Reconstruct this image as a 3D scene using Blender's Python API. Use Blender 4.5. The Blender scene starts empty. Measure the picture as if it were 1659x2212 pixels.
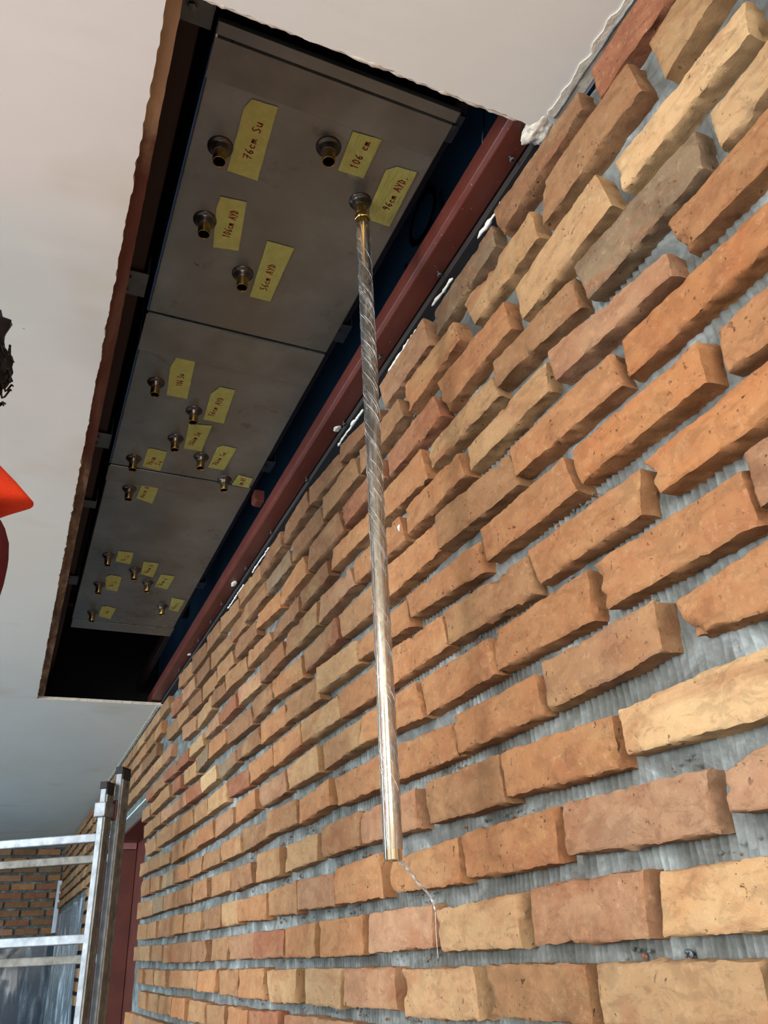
import bpy, bmesh, math, random
from mathutils import Vector, Matrix, noise
from mathutils.geometry import tessellate_polygon

random.seed(7)
SC = bpy.context.scene
COL = SC.collection
LIFT = 1.3            # everything is modelled with z = 0 at eye height; raised by this at the end

# ------------------------------------------------------------------ camera
cam_d = bpy.data.cameras.new('camera'); cam = bpy.data.objects.new('camera', cam_d); COL.objects.link(cam)
RGT = Vector((0.916921, -0.39657633, -0.04453197)); UPV = Vector((-0.15312867, -0.45268658, 0.87842272)); FWD = Vector((0.36852068, 0.79862512, 0.47580503))
cam.matrix_world = Matrix(((RGT.x, UPV.x, -FWD.x, 0), (RGT.y, UPV.y, -FWD.y, 0), (RGT.z, UPV.z, -FWD.z, LIFT), (0, 0, 0, 1)))
cam_d.sensor_fit = 'HORIZONTAL'; cam_d.sensor_width = 36; cam_d.lens = 36 * 1737.2 / 1659
cam_d.clip_start = 0.02
SC.camera = cam
SC.view_settings.view_transform = 'Standard'; SC.view_settings.look = 'None'
SC.view_settings.gamma = 1; SC.view_settings.use_curve_mapping = False
SC.view_settings.exposure = 0.35

# ------------------------------------------------------------------ world and lights
wd = bpy.data.worlds.new('world'); SC.world = wd; wd.use_nodes = True
wn = wd.node_tree.nodes; wl = wd.node_tree.links
bg = wn['Background']; sky = wn.new('ShaderNodeTexSky'); sky.sky_type = 'NISHITA'
sky.sun_disc = False; sky.sun_elevation = math.radians(38); sky.sun_rotation = math.radians(200)
wl.new(sky.outputs[0], bg.inputs[0]); bg.inputs[1].default_value = 0.12

def area(name, loc, size, look, power, color):
    d = bpy.data.lights.new(name, 'AREA'); d.shape = 'RECTANGLE'; d.size, d.size_y = size
    d.energy = power; d.color = color
    o = bpy.data.objects.new(name, d); COL.objects.link(o)
    o.location = (loc[0], loc[1], loc[2] + LIFT)
    o.rotation_euler = Vector(look).to_track_quat('-Z', 'Z').to_euler()
    return o
# daylight entering by the windows of the left wall and of the wall behind the viewer
WIN_L = [(-1.3, 0.5), (1.3, 3.1), (3.9, 6.1)]        # y ranges of the left wall's windows
area('daylight_left_near', (-3.64, -0.4, 0.30), (1.75, 1.15), (1, 0, 0.05), 170, (1.0, 0.97, 0.93))
area('daylight_left_middle', (-3.64, 2.2, 0.30), (1.75, 1.15), (1, 0, 0.05), 105, (0.80, 0.93, 1.0))
area('daylight_left_far', (-3.64, 5.0, 0.30), (2.15, 1.15), (1, 0, 0.05), 135, (0.46, 0.78, 1.0))
area('daylight_back', (-1.2, -2.64, 0.30), (2.3, 1.15), (0, 1, 0.05), 55, (1.0, 0.97, 0.92))
# added ceiling lights, unseen, aimed down so brick undersides stay dark (housings below)
ADDED_LAMPS = [(-1.55, -0.35), (-1.55, 2.3), (-1.55, 5.2)]
for i, (x, y) in enumerate(ADDED_LAMPS):
    area('added_ceiling_light', (x, y, 0.955), (0.58, 1.15), (0, 0, -1), (46, 34, 16)[i], ((1.0, 0.97, 0.92), (0.97, 0.98, 1.0), (0.85, 0.95, 1.0))[i])

# ------------------------------------------------------------------ node helpers
def srgb(r, g, b):
    f = lambda c: (c / 255 / 12.92) if c / 255 <= 0.04045 else ((c / 255 + 0.055) / 1.055) ** 2.4
    return (f(r), f(g), f(b), 1)

class NT:
    def __init__(s, name):
        s.m = bpy.data.materials.new(name); s.m.use_nodes = True
        s.n = s.m.node_tree.nodes; s.l = s.m.node_tree.links
        s.p = s.n['Principled BSDF']; s.out = s.n['Material Output']
        s.tc = s.n.new('ShaderNodeTexCoord')
        s.co = s.tc.outputs['Object']
    def map(s, scale=(1, 1, 1), rot=(0, 0, 0)):
        m = s.n.new('ShaderNodeMapping'); m.inputs['Scale'].default_value = scale; m.inputs['Rotation'].default_value = rot
        s.l.new(s.co, m.inputs[0]); return m.outputs[0]
    def noise(s, scale, detail=4, rough=0.55, vec=None, dist=0):
        t = s.n.new('ShaderNodeTexNoise'); t.inputs['Scale'].default_value = scale
        t.inputs['Detail'].default_value = detail; t.inputs['Roughness'].default_value = rough
        t.inputs['Distortion'].default_value = dist
        s.l.new(vec or s.co, t.inputs['Vector']); return t.outputs[0]
    def vor(s, scale, vec=None):
        t = s.n.new('ShaderNodeTexVoronoi'); t.inputs['Scale'].default_value = scale
        s.l.new(vec or s.co, t.inputs['Vector']); return t.outputs[0]
    def ramp(s, fac, stops):
        r = s.n.new('ShaderNodeValToRGB'); e = r.color_ramp.elements
        e[0].position, e[0].color = stops[0]; e[1].position, e[1].color = stops[-1]
        for p, c in stops[1:-1]:
            k = e.new(p); k.color = c
        s.l.new(fac, r.inputs[0]); return r.outputs[0]
    def mix(s, fac, a, b, mode='MIX'):
        m = s.n.new('ShaderNodeMix'); m.data_type = 'RGBA'; m.blend_type = mode
        for sock, v in ((m.inputs[0], fac), (m.inputs[6], a), (m.inputs[7], b)):
            if hasattr(v, 'is_output') or isinstance(v, bpy.types.NodeSocket): s.l.new(v, sock)
            else: sock.default_value = v
        return m.outputs[2]
    def math(s, op, a, b=0.0):
        m = s.n.new('ShaderNodeMath'); m.operation = op
        for sock, v in ((m.inputs[0], a), (m.inputs[1], b)):
            if isinstance(v, bpy.types.NodeSocket): s.l.new(v, sock)
            else: sock.default_value = v
        return m.outputs[0]
    def base(s, v):
        if isinstance(v, bpy.types.NodeSocket): s.l.new(v, s.p.inputs['Base Color'])
        else: s.p.inputs['Base Color'].default_value = v
    def set(s, **k):
        for a, v in k.items():
            i = s.p.inputs[a.replace('_', ' ')]
            if isinstance(v, bpy.types.NodeSocket): s.l.new(v, i)
            else: i.default_value = v
    def bump(s, h, strength=0.3, dist=0.002, prev=None):
        b = s.n.new('ShaderNodeBump'); b.inputs['Strength'].default_value = strength; b.inputs['Distance'].default_value = dist
        s.l.new(h, b.inputs['Height'])
        if prev: s.l.new(prev, b.inputs['Normal'])
        s.l.new(b.outputs[0], s.p.inputs['Normal']); return b.outputs[0]

G = lambda v: (v, v, v, 1)
def simple(name, c, rough=0.5, metal=0.0, var=0.12, nscale=20, bump=0.0, bscale=60):
    t = NT(name); n = t.noise(nscale, 5)
    hi = tuple(min(1, x * (1 + var)) for x in c[:3]) + (1,); lo = tuple(x * (1 - var) for x in c[:3]) + (1,)
    t.base(t.ramp(n, [(0.3, lo), (0.7, hi)])); t.set(Roughness=rough, Metallic=metal)
    if bump: t.bump(t.noise(bscale, 4), bump, 0.002)
    return t.m

TINT = {'o': ((194, 120, 74), (206, 140, 92)), 'O': ((202, 118, 66), (210, 138, 84)), 't': ((174, 116, 76), (192, 136, 94)),
        'u': ((205, 148, 104), (214, 164, 120)), 'y': ((196, 139, 92), (212, 160, 114)), 'Y': ((226, 168, 118), (236, 186, 138)),
        'b': ((150, 98, 68), (172, 118, 82)), 'g': ((148, 114, 90), (168, 134, 106)), 'v': ((176, 124, 94), (200, 142, 96)),
        'p': ((184, 120, 86), (202, 144, 108)), 'w': ((196, 134, 102), (210, 156, 122)), 'r': ((162, 92, 64), (184, 112, 80)),
        'z': ((224, 160, 106), (234, 182, 134))}
def calm(c):
    r, g, b = c[:3]; y = 0.3 * r + 0.55 * g + 0.15 * b; k = 0.12
    return ((r + (y - r) * k) * 0.78, (g + (y - g) * k) * 0.85, (b + (y - b) * k) * 0.79, 1)
def brick_mat(key):
    a, b = TINT[key]; t = NT('brick_clay_' + {'o':'orange','O':'vivid','t':'tan','u':'pale','y':'buff','Y':'yellow','b':'brown','g':'greybrown','v':'mottled','p':'pink','w':'rose','r':'red','z':'peach'}[key])
    oi = t.n.new('ShaderNodeObjectInfo'); S = lambda *q: calm(srgb(*q))
    wv = t.map((1, 0.8, 1.5), (0.2, 0.1, 0))
    n1 = t.noise(17, 7, 0.65, dist=0.8)
    c = t.ramp(n1, [(0.30, S(*a)), (0.64, S(*b))])
    # smears of other clay, pale bloom and soot that belong to the brick
    c = t.mix(t.ramp(t.noise(6, 4, 0.55, vec=t.map((1, 0.7, 2.4)), dist=1.0), [(0.54, G(0)), (0.66, G(0.55))]), c, S(178, 106, 68))
    c = t.mix(t.ramp(t.noise(5, 4, 0.6, vec=t.map((1, 0.9, 1.6), (0.9, 0, 0)), dist=0.8), [(0.56, G(0)), (0.70, G(0.5))]), c, S(208, 162, 112))
    c = t.mix(t.ramp(t.noise(105, 8, 0.8, dist=0.3), [(0.54, G(0)), (0.72, G(0.42))]), c, srgb(224, 190, 152))
    c = t.mix(t.ramp(t.noise(34, 7, 0.72, vec=wv, dist=0.9), [(0.56, G(0)), (0.74, G(0.6))]), c, srgb(112, 74, 52))
    hs = t.n.new('ShaderNodeHueSaturation'); t.l.new(c, hs.inputs['Color'])
    mv = t.n.new('ShaderNodeMapRange'); t.l.new(oi.outputs['Random'], mv.inputs[0]); mv.inputs[3].default_value = 0.86; mv.inputs[4].default_value = 1.06
    t.l.new(mv.outputs[0], hs.inputs['Value'])
    # torn clay: creases and scattered pits, the pits' shade painted into the colour
    crease = t.ramp(t.noise(30, 10, 0.78, vec=wv, dist=0.35), [(0.30, G(0)), (0.48, G(0.65)), (0.70, G(1))])
    pit = t.math('MULTIPLY', t.ramp(t.noise(150, 2, 0.5, dist=0.4), [(0.66, G(0)), (0.73, G(1))]), t.ramp(t.noise(20, 2), [(0.45, G(0)), (0.6, G(1))]))
    c2 = t.mix(t.math('MULTIPLY', pit, 0.8), hs.outputs[0], srgb(74, 46, 34))
    t.base(c2); t.set(Roughness=0.9); t.p.inputs['Specular IOR Level'].default_value = 0.2
    hh = t.math('ADD', t.math('MULTIPLY', crease, 0.5), t.math('MULTIPLY', t.noise(320, 6, 0.8), 0.5))
    hh = t.math('SUBTRACT', hh, t.math('MULTIPLY', pit, 0.6))
    t.bump(hh, 1.0, 0.0034)
    return t.m
BM = {k: brick_mat(k) for k in TINT}

def mortar():
    t = NT('adhesive_mortar'); n = t.noise(15, 7, 0.66, dist=0.6)
    c = t.ramp(n, [(0.30, srgb(66, 67, 65)), (0.47, srgb(94, 97, 95)), (0.60, srgb(122, 128, 128)), (0.72, srgb(160, 170, 172))])
    c = t.mix(t.ramp(t.noise(55, 4, 0.6), [(0.62, G(0)), (0.70, G(0.6))]), c, srgb(84, 84, 82))
    t.base(c); t.set(Roughness=0.9); t.bump(t.noise(140, 6, 0.65), 0.6, 0.0025); return t.m
M = {}
M['mortar'] = mortar()

def ceiling_mat():
    t = NT('ceiling_paint')
    n = t.noise(1.2, 4, 0.5, vec=t.map((1, 0.6, 1)))
    c = t.ramp(n, [(0.3, srgb(222, 225, 225)), (0.55, srgb(232, 236, 236)), (0.75, srgb(228, 228, 221))])
    # yellow damp patches, dirty specks, trowel streaks of the filler
    c = t.mix(t.ramp(t.noise(2.1, 3, 0.5, vec=t.map((1, 1.3, 1), (0, 0, 0.7))), [(0.60, G(0)), (0.74, G(0.5))]), c, srgb(206, 196, 170))
    c = t.mix(t.ramp(t.vor(7.5), [(0.018, G(0.8)), (0.03, G(0))]), c, srgb(120, 104, 80))
    t.base(c); t.set(Roughness=0.62)
    t.bump(t.noise(4, 5, 0.5, vec=t.map((1, 5, 1))), 0.25, 0.006)
    return t.m
M['ceiling'] = ceiling_mat()
M['plaster_raw'] = simple('raw_plaster', srgb(214, 208, 196), 0.95, var=0.12, nscale=30, bump=0.8, bscale=90)
M['wall_paint'] = simple('wall_paint', srgb(206, 202, 194), 0.8, nscale=2)
M['concrete'] = simple('screed', srgb(88, 86, 82), 0.9, var=0.2, nscale=6, bump=0.4)
M['foam'] = simple('white_filler', srgb(232, 232, 226), 0.8, var=0.06, nscale=60, bump=0.5, bscale=120)

def steel_sheet():
    t = NT('bare_steel_sheet')
    n = t.noise(6, 5, 0.6); n2 = t.noise(3, 4, 0.6, vec=t.map((1, 0.25, 1)))
    c = t.ramp(n, [(0.3, srgb(104, 111, 112)), (0.55, srgb(122, 130, 132)), (0.75, srgb(140, 148, 150))])
    c = t.mix(t.ramp(n2, [(0.55, G(0)), (0.68, G(0.4))]), c, srgb(104, 98, 88))
    c = t.mix(t.ramp(t.noise(14, 5, 0.7), [(0.60, G(0)), (0.72, G(0.6))]), c, srgb(72, 70, 64))
    t.base(c); t.set(Metallic=0.5, Roughness=t.ramp(n, [(0.3, G(0.24)), (0.7, G(0.40))]))
    t.bump(t.noise(5, 3, 0.5), 0.25, 0.006); return t.m
M['steel'] = steel_sheet()
M['steel_strip'] = simple('rolled_steel_strip', srgb(120, 125, 124), 0.38, 0.5, 0.18, 14)
M['steel_dark'] = simple('burnished_weld_ring', srgb(92, 86, 82), 0.28, 0.9, 0.3, 90)
M['film_blue'] = simple('blue_protective_film', srgb(62, 96, 150), 0.25, 0.35, 0.3, 9)
M['zinc'] = simple('galvanised_steel', srgb(104, 110, 114), 0.45, 0.7, 0.2, 30)
M['brass'] = simple('brass', srgb(206, 166, 92), 0.2, 1.0, 0.1, 40)
M['brass_dull'] = simple('tarnished_brass', srgb(150, 124, 78), 0.26, 1.0, 0.25, 80)
M['chrome'] = simple('polished_tube', srgb(232, 218, 190), 0.10, 1.0, 0.03, 10)
M['hole'] = simple('black_bore', srgb(22, 16, 10), 0.7)
M['tape'] = None
def tape_mat():
    t = NT('yellow_masking_tape')
    c = t.ramp(t.noise(40, 4), [(0.3, srgb(164, 168, 94)), (0.7, srgb(184, 188, 112))])
    c = t.mix(t.ramp(t.noise(22, 5, 0.6), [(0.56, G(0)), (0.72, G(0.5))]), c, srgb(132, 134, 84))
    t.base(c); t.set(Roughness=0.7)
    t.bump(t.noise(45, 4, 0.6, vec=t.map((3, 1, 1), (0, 0, 0.5))), 0.6, 0.003); return t.m
M['tape'] = tape_mat()
M['ink'] = simple('red_marker_ink', srgb(126, 14, 14), 0.6)
M['black_ink'] = simple('black_marker_ink', srgb(18, 18, 18), 0.6)
def red_steel():
    t = NT('red_oxide_primer')
    c = t.ramp(t.noise(9, 4), [(0.3, srgb(84, 38, 31)), (0.7, srgb(102, 48, 39))])
    c = t.mix(t.ramp(t.vor(60), [(0.06, G(0.7)), (0.10, G(0))]), c, srgb(160, 108, 98))
    t.base(c); t.set(Roughness=0.42); t.bump(t.noise(60, 3), 0.2, 0.002); return t.m
M['red'] = red_steel()
M['red_shaded'] = simple('red_primer_shade', srgb(38, 15, 13), 0.6, var=0.2)  # copy of the red primer, darkened to carry the cavity's shade
def torn_wood():
    t = NT('torn_board_edge')
    c = t.ramp(t.noise(22, 5, 0.65, vec=t.map((2, 0.35, 1))), [(0.32, srgb(70, 54, 42)), (0.5, srgb(118, 98, 80)), (0.66, srgb(172, 150, 124))])
    sx = t.n.new('ShaderNodeSeparateXYZ'); t.l.new(t.co, sx.inputs[0])
    yy = t.math('ADD', sx.outputs[1], t.math('MULTIPLY', t.noise(9, 4), 0.5))
    band = t.ramp(t.math('MULTIPLY', yy, 0.25), [(0.265, G(0)), (0.285, G(0.85)), (0.47, G(0.8)), (0.50, G(0.15))])
    near = t.ramp(t.math('MULTIPLY', yy, 0.25), [(0.25, G(0.55)), (0.29, G(0))]); c = t.mix(near, c, srgb(196, 168, 136)); c = t.mix(band, c, srgb(88, 42, 34)); t.base(c); t.set(Roughness=0.9); t.bump(t.noise(80, 5), 0.6, 0.003); return t.m
M['torn'] = torn_wood()
def blue_sheet():
    t = NT('blue_vapour_sheet')
    c = t.ramp(t.noise(4, 4, 0.5, vec=t.map((1, 1, 0.4))), [(0.3, srgb(66, 124, 180)), (0.7, srgb(96, 154, 206))])
    t.base(c); t.set(Roughness=0.45); t.bump(t.noise(6, 4, 0.5, vec=t.map((1, 1, 0.5))), 0.5, 0.02); return t.m
M['blue'] = blue_sheet()
M['navy_print'] = simple('dark_print', srgb(10, 30, 58), 0.6)
M['alu'] = simple('scuffed_aluminium', srgb(128, 134, 140), 0.5, 0.55, 0.32, 34, 0.4, 60)
M['alu_rough'] = simple('cement_splashed_aluminium', srgb(118, 117, 112), 0.65, 0.25, 0.4, 36, 0.6, 50)
M['rubber'] = simple('black_rubber', srgb(28, 26, 28), 0.75)
M['white_metal'] = simple('white_profile', srgb(214, 224, 236), 0.35)
M['dark_shade_steel'] = simple('dark_steel_and_shade', srgb(40, 34, 32), 0.7)  # real dark steel on the window frame, painted shade elsewhere
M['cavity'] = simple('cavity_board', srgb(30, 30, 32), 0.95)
M['vest'] = simple('orange_fabric', srgb(240, 64, 22), 0.8, var=0.12, nscale=30, bump=0.4, bscale=300)
M['vest_trim'] = simple('orange_binding', srgb(255, 78, 20), 0.7)
M['maroon'] = simple('maroon_knit', srgb(92, 6, 22), 0.9, nscale=60, bump=0.6, bscale=260)
M['skin'] = simple('skin', srgb(190, 140, 112), 0.55, var=0.06)
M['hair'] = simple('black_hair', srgb(20, 17, 17), 0.5, nscale=90)
M['trouser'] = simple('navy_work_cloth', srgb(38, 44, 62), 0.9, bump=0.3, bscale=300)
M['boot'] = simple('brown_leather', srgb(70, 48, 34), 0.6)
M['eye'] = simple('eye_white', srgb(225, 222, 215), 0.3)
M['tub_blue'] = simple('glass_dark', srgb(30, 44, 62), 0.12, var=0.3, nscale=1.5)
def film_mat(name, haze, sx, strength=0.9, tint=(0.9, 0.95, 1, 1)):
    t = NT(name); n = t.n; l = t.l
    tr = n.new('ShaderNodeBsdfTransparent'); gl = n.new('ShaderNodeBsdfGlossy'); gl.inputs['Roughness'].default_value = 0.12
    df = n.new('ShaderNodeBsdfDiffuse'); df.inputs['Color'].default_value = tint
    lw = n.new('ShaderNodeLayerWeight'); lw.inputs['Blend'].default_value = 0.35
    h = t.noise(60, 5, 0.6, vec=t.map(sx, (0.5, 0, 0.3)))
    b = n.new('ShaderNodeBump'); b.inputs['Strength'].default_value = strength; b.inputs['Distance'].default_value = 0.006; l.new(h, b.inputs['Height'])
    for q in (gl, lw): l.new(b.outputs[0], q.inputs['Normal'])
    m1 = n.new('ShaderNodeMixShader'); m2 = n.new('ShaderNodeMixShader')
    l.new(t.ramp(h, [(0.5, G(haze * 0.25)), (0.66, G(haze))]), m1.inputs[0]); l.new(tr.outputs[0], m1.inputs[1]); l.new(df.outputs[0], m1.inputs[2])
    l.new(t.math('MULTIPLY', lw.outputs['Fresnel'], 0.8), m2.inputs[0]); l.new(m1.outputs[0], m2.inputs[1]); l.new(gl.outputs[0], m2.inputs[2])
    l.new(m2.outputs[0], t.out.inputs['Surface']); return t.m
M['wrap'] = film_mat('cling_film', 0.13, (4.5, 4.5, 0.35))
M['crease'] = film_mat('film_crease', 0.9, (1, 1, 1), 0.3, (0.95, 0.96, 0.97, 1))  # crease ribs are near white, their highlights painted in
M['sheet_film'] = film_mat('dust_sheet_film', 0.75, (0.25, 0.25, 0.06), 1.0, (0.75, 0.88, 1, 1))

# ------------------------------------------------------------------ mesh helpers
def link(name, me, mat, parent=None, kind=None, smooth=False):
    o = bpy.data.objects.new(name, me); COL.objects.link(o)
    if mat is not None:
        for m_ in (mat if isinstance(mat, list) else [mat]): me.materials.append(m_)
    if parent is not None: o.parent = parent
    if kind: o['kind'] = kind
    if smooth: me.polygons.foreach_set('use_smooth', [True] * len(me.polygons))
    return o
def pyd(vs, fs):
    me = bpy.data.meshes.new('m'); me.from_pydata([tuple(v) for v in vs], [], fs); me.update(); return me
class MB:
    def __init__(s): s.v = []; s.f = []; s.mi = []; s.cm = 0
    def add(s, vs, fs):
        k = len(s.v); s.v += [tuple(v) for v in vs]; s.f += [tuple(i + k for i in f) for f in fs]; s.mi += [s.cm] * len(fs); return s
    def box(s, x0, x1, y0, y1, z0, z1):
        return s.hexa([(x0, y0, z0), (x1, y0, z0), (x1, y1, z0), (x0, y1, z0), (x0, y0, z1), (x1, y0, z1), (x1, y1, z1), (x0, y1, z1)])
    def hexa(s, p): return s.add(p, [(3, 2, 1, 0), (4, 5, 6, 7), (0, 1, 5, 4), (1, 2, 6, 5), (2, 3, 7, 6), (3, 0, 4, 7)])
    def obox(s, c, ax, ay, az, hx, hy, hz):      # oriented box
        c = Vector(c); ax, ay, az = Vector(ax) * hx, Vector(ay) * hy, Vector(az) * hz
        return s.hexa([c - ax - ay - az, c + ax - ay - az, c + ax + ay - az, c - ax + ay - az, c - ax - ay + az, c + ax - ay + az, c + ax + ay + az, c - ax + ay + az])
    def lathe(s, c, prof, n=24, axis=(0, 0, 1), phase=0.0):
        az = Vector(axis).normalized(); ax = az.orthogonal().normalized(); ay = az.cross(ax); c = Vector(c)
        vs = []; fs = []
        for r, z in prof:
            for i in range(n):
                a = 2 * math.pi * i / n + phase; vs.append(c + ax * (r * math.cos(a)) + ay * (r * math.sin(a)) + az * z)
        for j in range(len(prof) - 1):
            for i in range(n):
                fs.append((j * n + i, j * n + (i + 1) % n, (j + 1) * n + (i + 1) % n, (j + 1) * n + i))
        return s.add(vs, fs)
    def tube(s, pts, r, n=8, caps=True):
        pts = [Vector(p) for p in pts]; rr = r if isinstance(r, (list, tuple)) else [r] * len(pts)
        up = Vector((0.13, 0.29, 0.95)).normalized(); vs = []; fs = []
        for k, p in enumerate(pts):
            d = (pts[min(k + 1, len(pts) - 1)] - pts[max(k - 1, 0)]).normalized()
            if abs(d.dot(up)) > 0.97: up = Vector((1, 0.1, 0)).normalized()
            a = d.cross(up).normalized(); b = d.cross(a)
            for i in range(n):
                t = 2 * math.pi * i / n; vs.append(p + a * (rr[k] * math.cos(t)) + b * (rr[k] * math.sin(t)))
        for k in range(len(pts) - 1):
            for i in range(n): fs.append((k * n + i, k * n + (i + 1) % n, (k + 1) * n + (i + 1) % n, (k + 1) * n + i))
        if caps: fs += [tuple(range(n))[::-1], tuple((len(pts) - 1) * n + i for i in range(n))]
        return s.add(vs, fs)
    def build(s, name, mat, parent=None, kind=None, smooth=False, bevel=0.0):
        me = pyd(s.v, s.f)
        o = link(name, me, mat, parent, kind, smooth)
        if isinstance(mat, list): me.polygons.foreach_set('material_index', s.mi)
        if bevel:
            b = o.modifiers.new('bevel', 'BEVEL'); b.width = bevel; b.segments = 2; b.limit_method = 'ANGLE'
        return o
def empty(name, loc=(0, 0, 0), label=None, cat=None, group=None):
    o = bpy.data.objects.new(name, None); COL.objects.link(o); o.location = loc; o.empty_display_size = 0.05
    tag(o, label, cat, group); return o
def tag(o, label=None, cat=None, group=None):
    if label: o['label'] = label
    if cat: o['category'] = cat
    if group: o['group'] = group
    return o
def fbm(p, s, seed=0.0, oct=3):
    v = Vector((p[0] * s + seed * 13.1, p[1] * s + seed * 7.7, p[2] * s - seed * 3.3)); return noise.fractal(v, 0.9, 2.1, oct)

HC = 1.002      # ceiling underside
ZB = 1.102      # underside of the steel box
WF = 0.54       # plane of the brick faces
WM = 0.566      # plane of the mortar
YD = 3.885      # near jamb of the doorway
YE = 9.0        # end wall

# ------------------------------------------------------------------ bricks
def fr(n, e):       # parameter values along one edge, tight near both ends so that corners look worn
    return [0.0, e, 2.2 * e] + [2.2 * e + (1 - 4.4 * e) * i / n for i in range(1, n)] + [1 - 2.2 * e, 1 - e, 1.0]
def brick_geo(c, xf, depth, ny, nz, seed, amp=1.0):
    """c = TL, TR, BR, BL as (y, z) of the front face; near end (smaller y) is TR/BR"""
    TL, TR, BR, BL = [Vector(q) for q in c]
    ln = ((TL - TR).length + (BL - BR).length) / 2; ht = ((TL - BL).length + (TR - BR).length) / 2
    A = fr(ny, 0.0022 / ln); B = fr(nz, 0.0022 / ht); nd = 3 if ny > 8 else 2
    na, nb = len(A), len(B)
    rnd = random.Random(seed)
    chips = []
    for _ in range(rnd.choice((1, 2, 3, 3))):
        ca, cb = rnd.choice((0, 1)), rnd.random()
        if rnd.random() < 0.6: ca, cb = rnd.random(), rnd.choice((0, 1, 0))
        chips.append((ca, cb, rnd.uniform(0.006, 0.020), rnd.uniform(0.3, 1.0)))
    cen = (TL + TR + BR + BL) / 4
    bulge = rnd.uniform(0.0, 0.002)
    tilt = rnd.uniform(-0.003, 0.003) * amp
    def P(a, b, d):
        top = TL.lerp(TR, a); bot = BL.lerp(BR, a); q = bot.lerp(top, b)
        ea = min(a, 1 - a) * ln; eb = min(b, 1 - b) * ht
        w = Vector((q.x, q.y, d * 0.5))
        # wavy outline
        dn = (fbm((w.x, w.y, w.z), 22, seed * 0.37, 3) * 0.0022 + fbm(w, 110, seed, 3) * 0.0011) * amp
        dm = (fbm((w.x, w.y, w.z), 26, seed * 0.71 + 5, 3) * 0.0022 + fbm(w, 120, seed + 8, 3) * 0.0012) * amp
        q = q + Vector((dn, dm))
        x = xf + depth * d
        if d == 0:
            rr = 0.0019
            for e in (ea, eb):
                if e < rr: x += (rr - math.sqrt(max(0, rr * rr - (rr - e) ** 2))) * 0.8
            x -= bulge * (1 - (2 * a - 1) ** 2) * (1 - (2 * b - 1) ** 2)
            x += fbm(w, 34, seed * 0.9 + 2, 5) * 0.0014 * amp + fbm(w, 11, seed * 0.5 + 9, 3) * 0.0013 * amp + abs(fbm(w, 70, seed + 1, 4)) * 0.0012 * amp
            x += tilt * (2 * a - 1)
        else:
            s = 0.0016 * (1 - d)
            q = q + (cen - q).normalized() * (-s if (ea < 1e-9 or eb < 1e-9) else 0)
            k = fbm((w.x, w.y, x), 60, seed + 3, 4) * 0.0022 * amp
            q = q + (q - cen).normalized() * k
        for ca, cb, rad, dp in chips:
            dist = math.hypot((a - ca) * ln, (b - cb) * ht)
            if dist < rad:
                f_ = (1 - dist / rad); f_ = f_ * dp * rad * 0.55 * (1 + 0.6 * fbm(w, 120, seed, 2))
                if d == 0: x += f_
                q = q + (cen - q).normalized() * f_ * (0.7 if d < 0.5 else 0.2)
        return (x, q.x, q.y)
    vs = []; fs = []; idx = {}
    def vid(i, j, k):
        key = (i, j, k)
        if key not in idx:
            idx[key] = len(vs); vs.append(P(A[i], B[j], k / nd))
        return idx[key]
    for i in range(na - 1):
        for j in range(nb - 1): fs.append((vid(i, j, 0), vid(i, j + 1, 0), vid(i + 1, j + 1, 0), vid(i + 1, j, 0)))
    for k in range(nd):
        for i in range(na - 1):
            fs.append((vid(i, 0, k), vid(i + 1, 0, k), vid(i + 1, 0, k + 1), vid(i, 0, k + 1)))
            fs.append((vid(i, nb - 1, k + 1), vid(i + 1, nb - 1, k + 1), vid(i + 1, nb - 1, k), vid(i, nb - 1, k)))
        for j in range(nb - 1):
            fs.append((vid(0, j, k + 1), vid(0, j + 1, k + 1), vid(0, j + 1, k), vid(0, j, k)))
            fs.append((vid(na - 1, j, k), vid(na - 1, j + 1, k), vid(na - 1, j + 1, k + 1), vid(na - 1, j, k + 1)))
    return vs, fs

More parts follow.
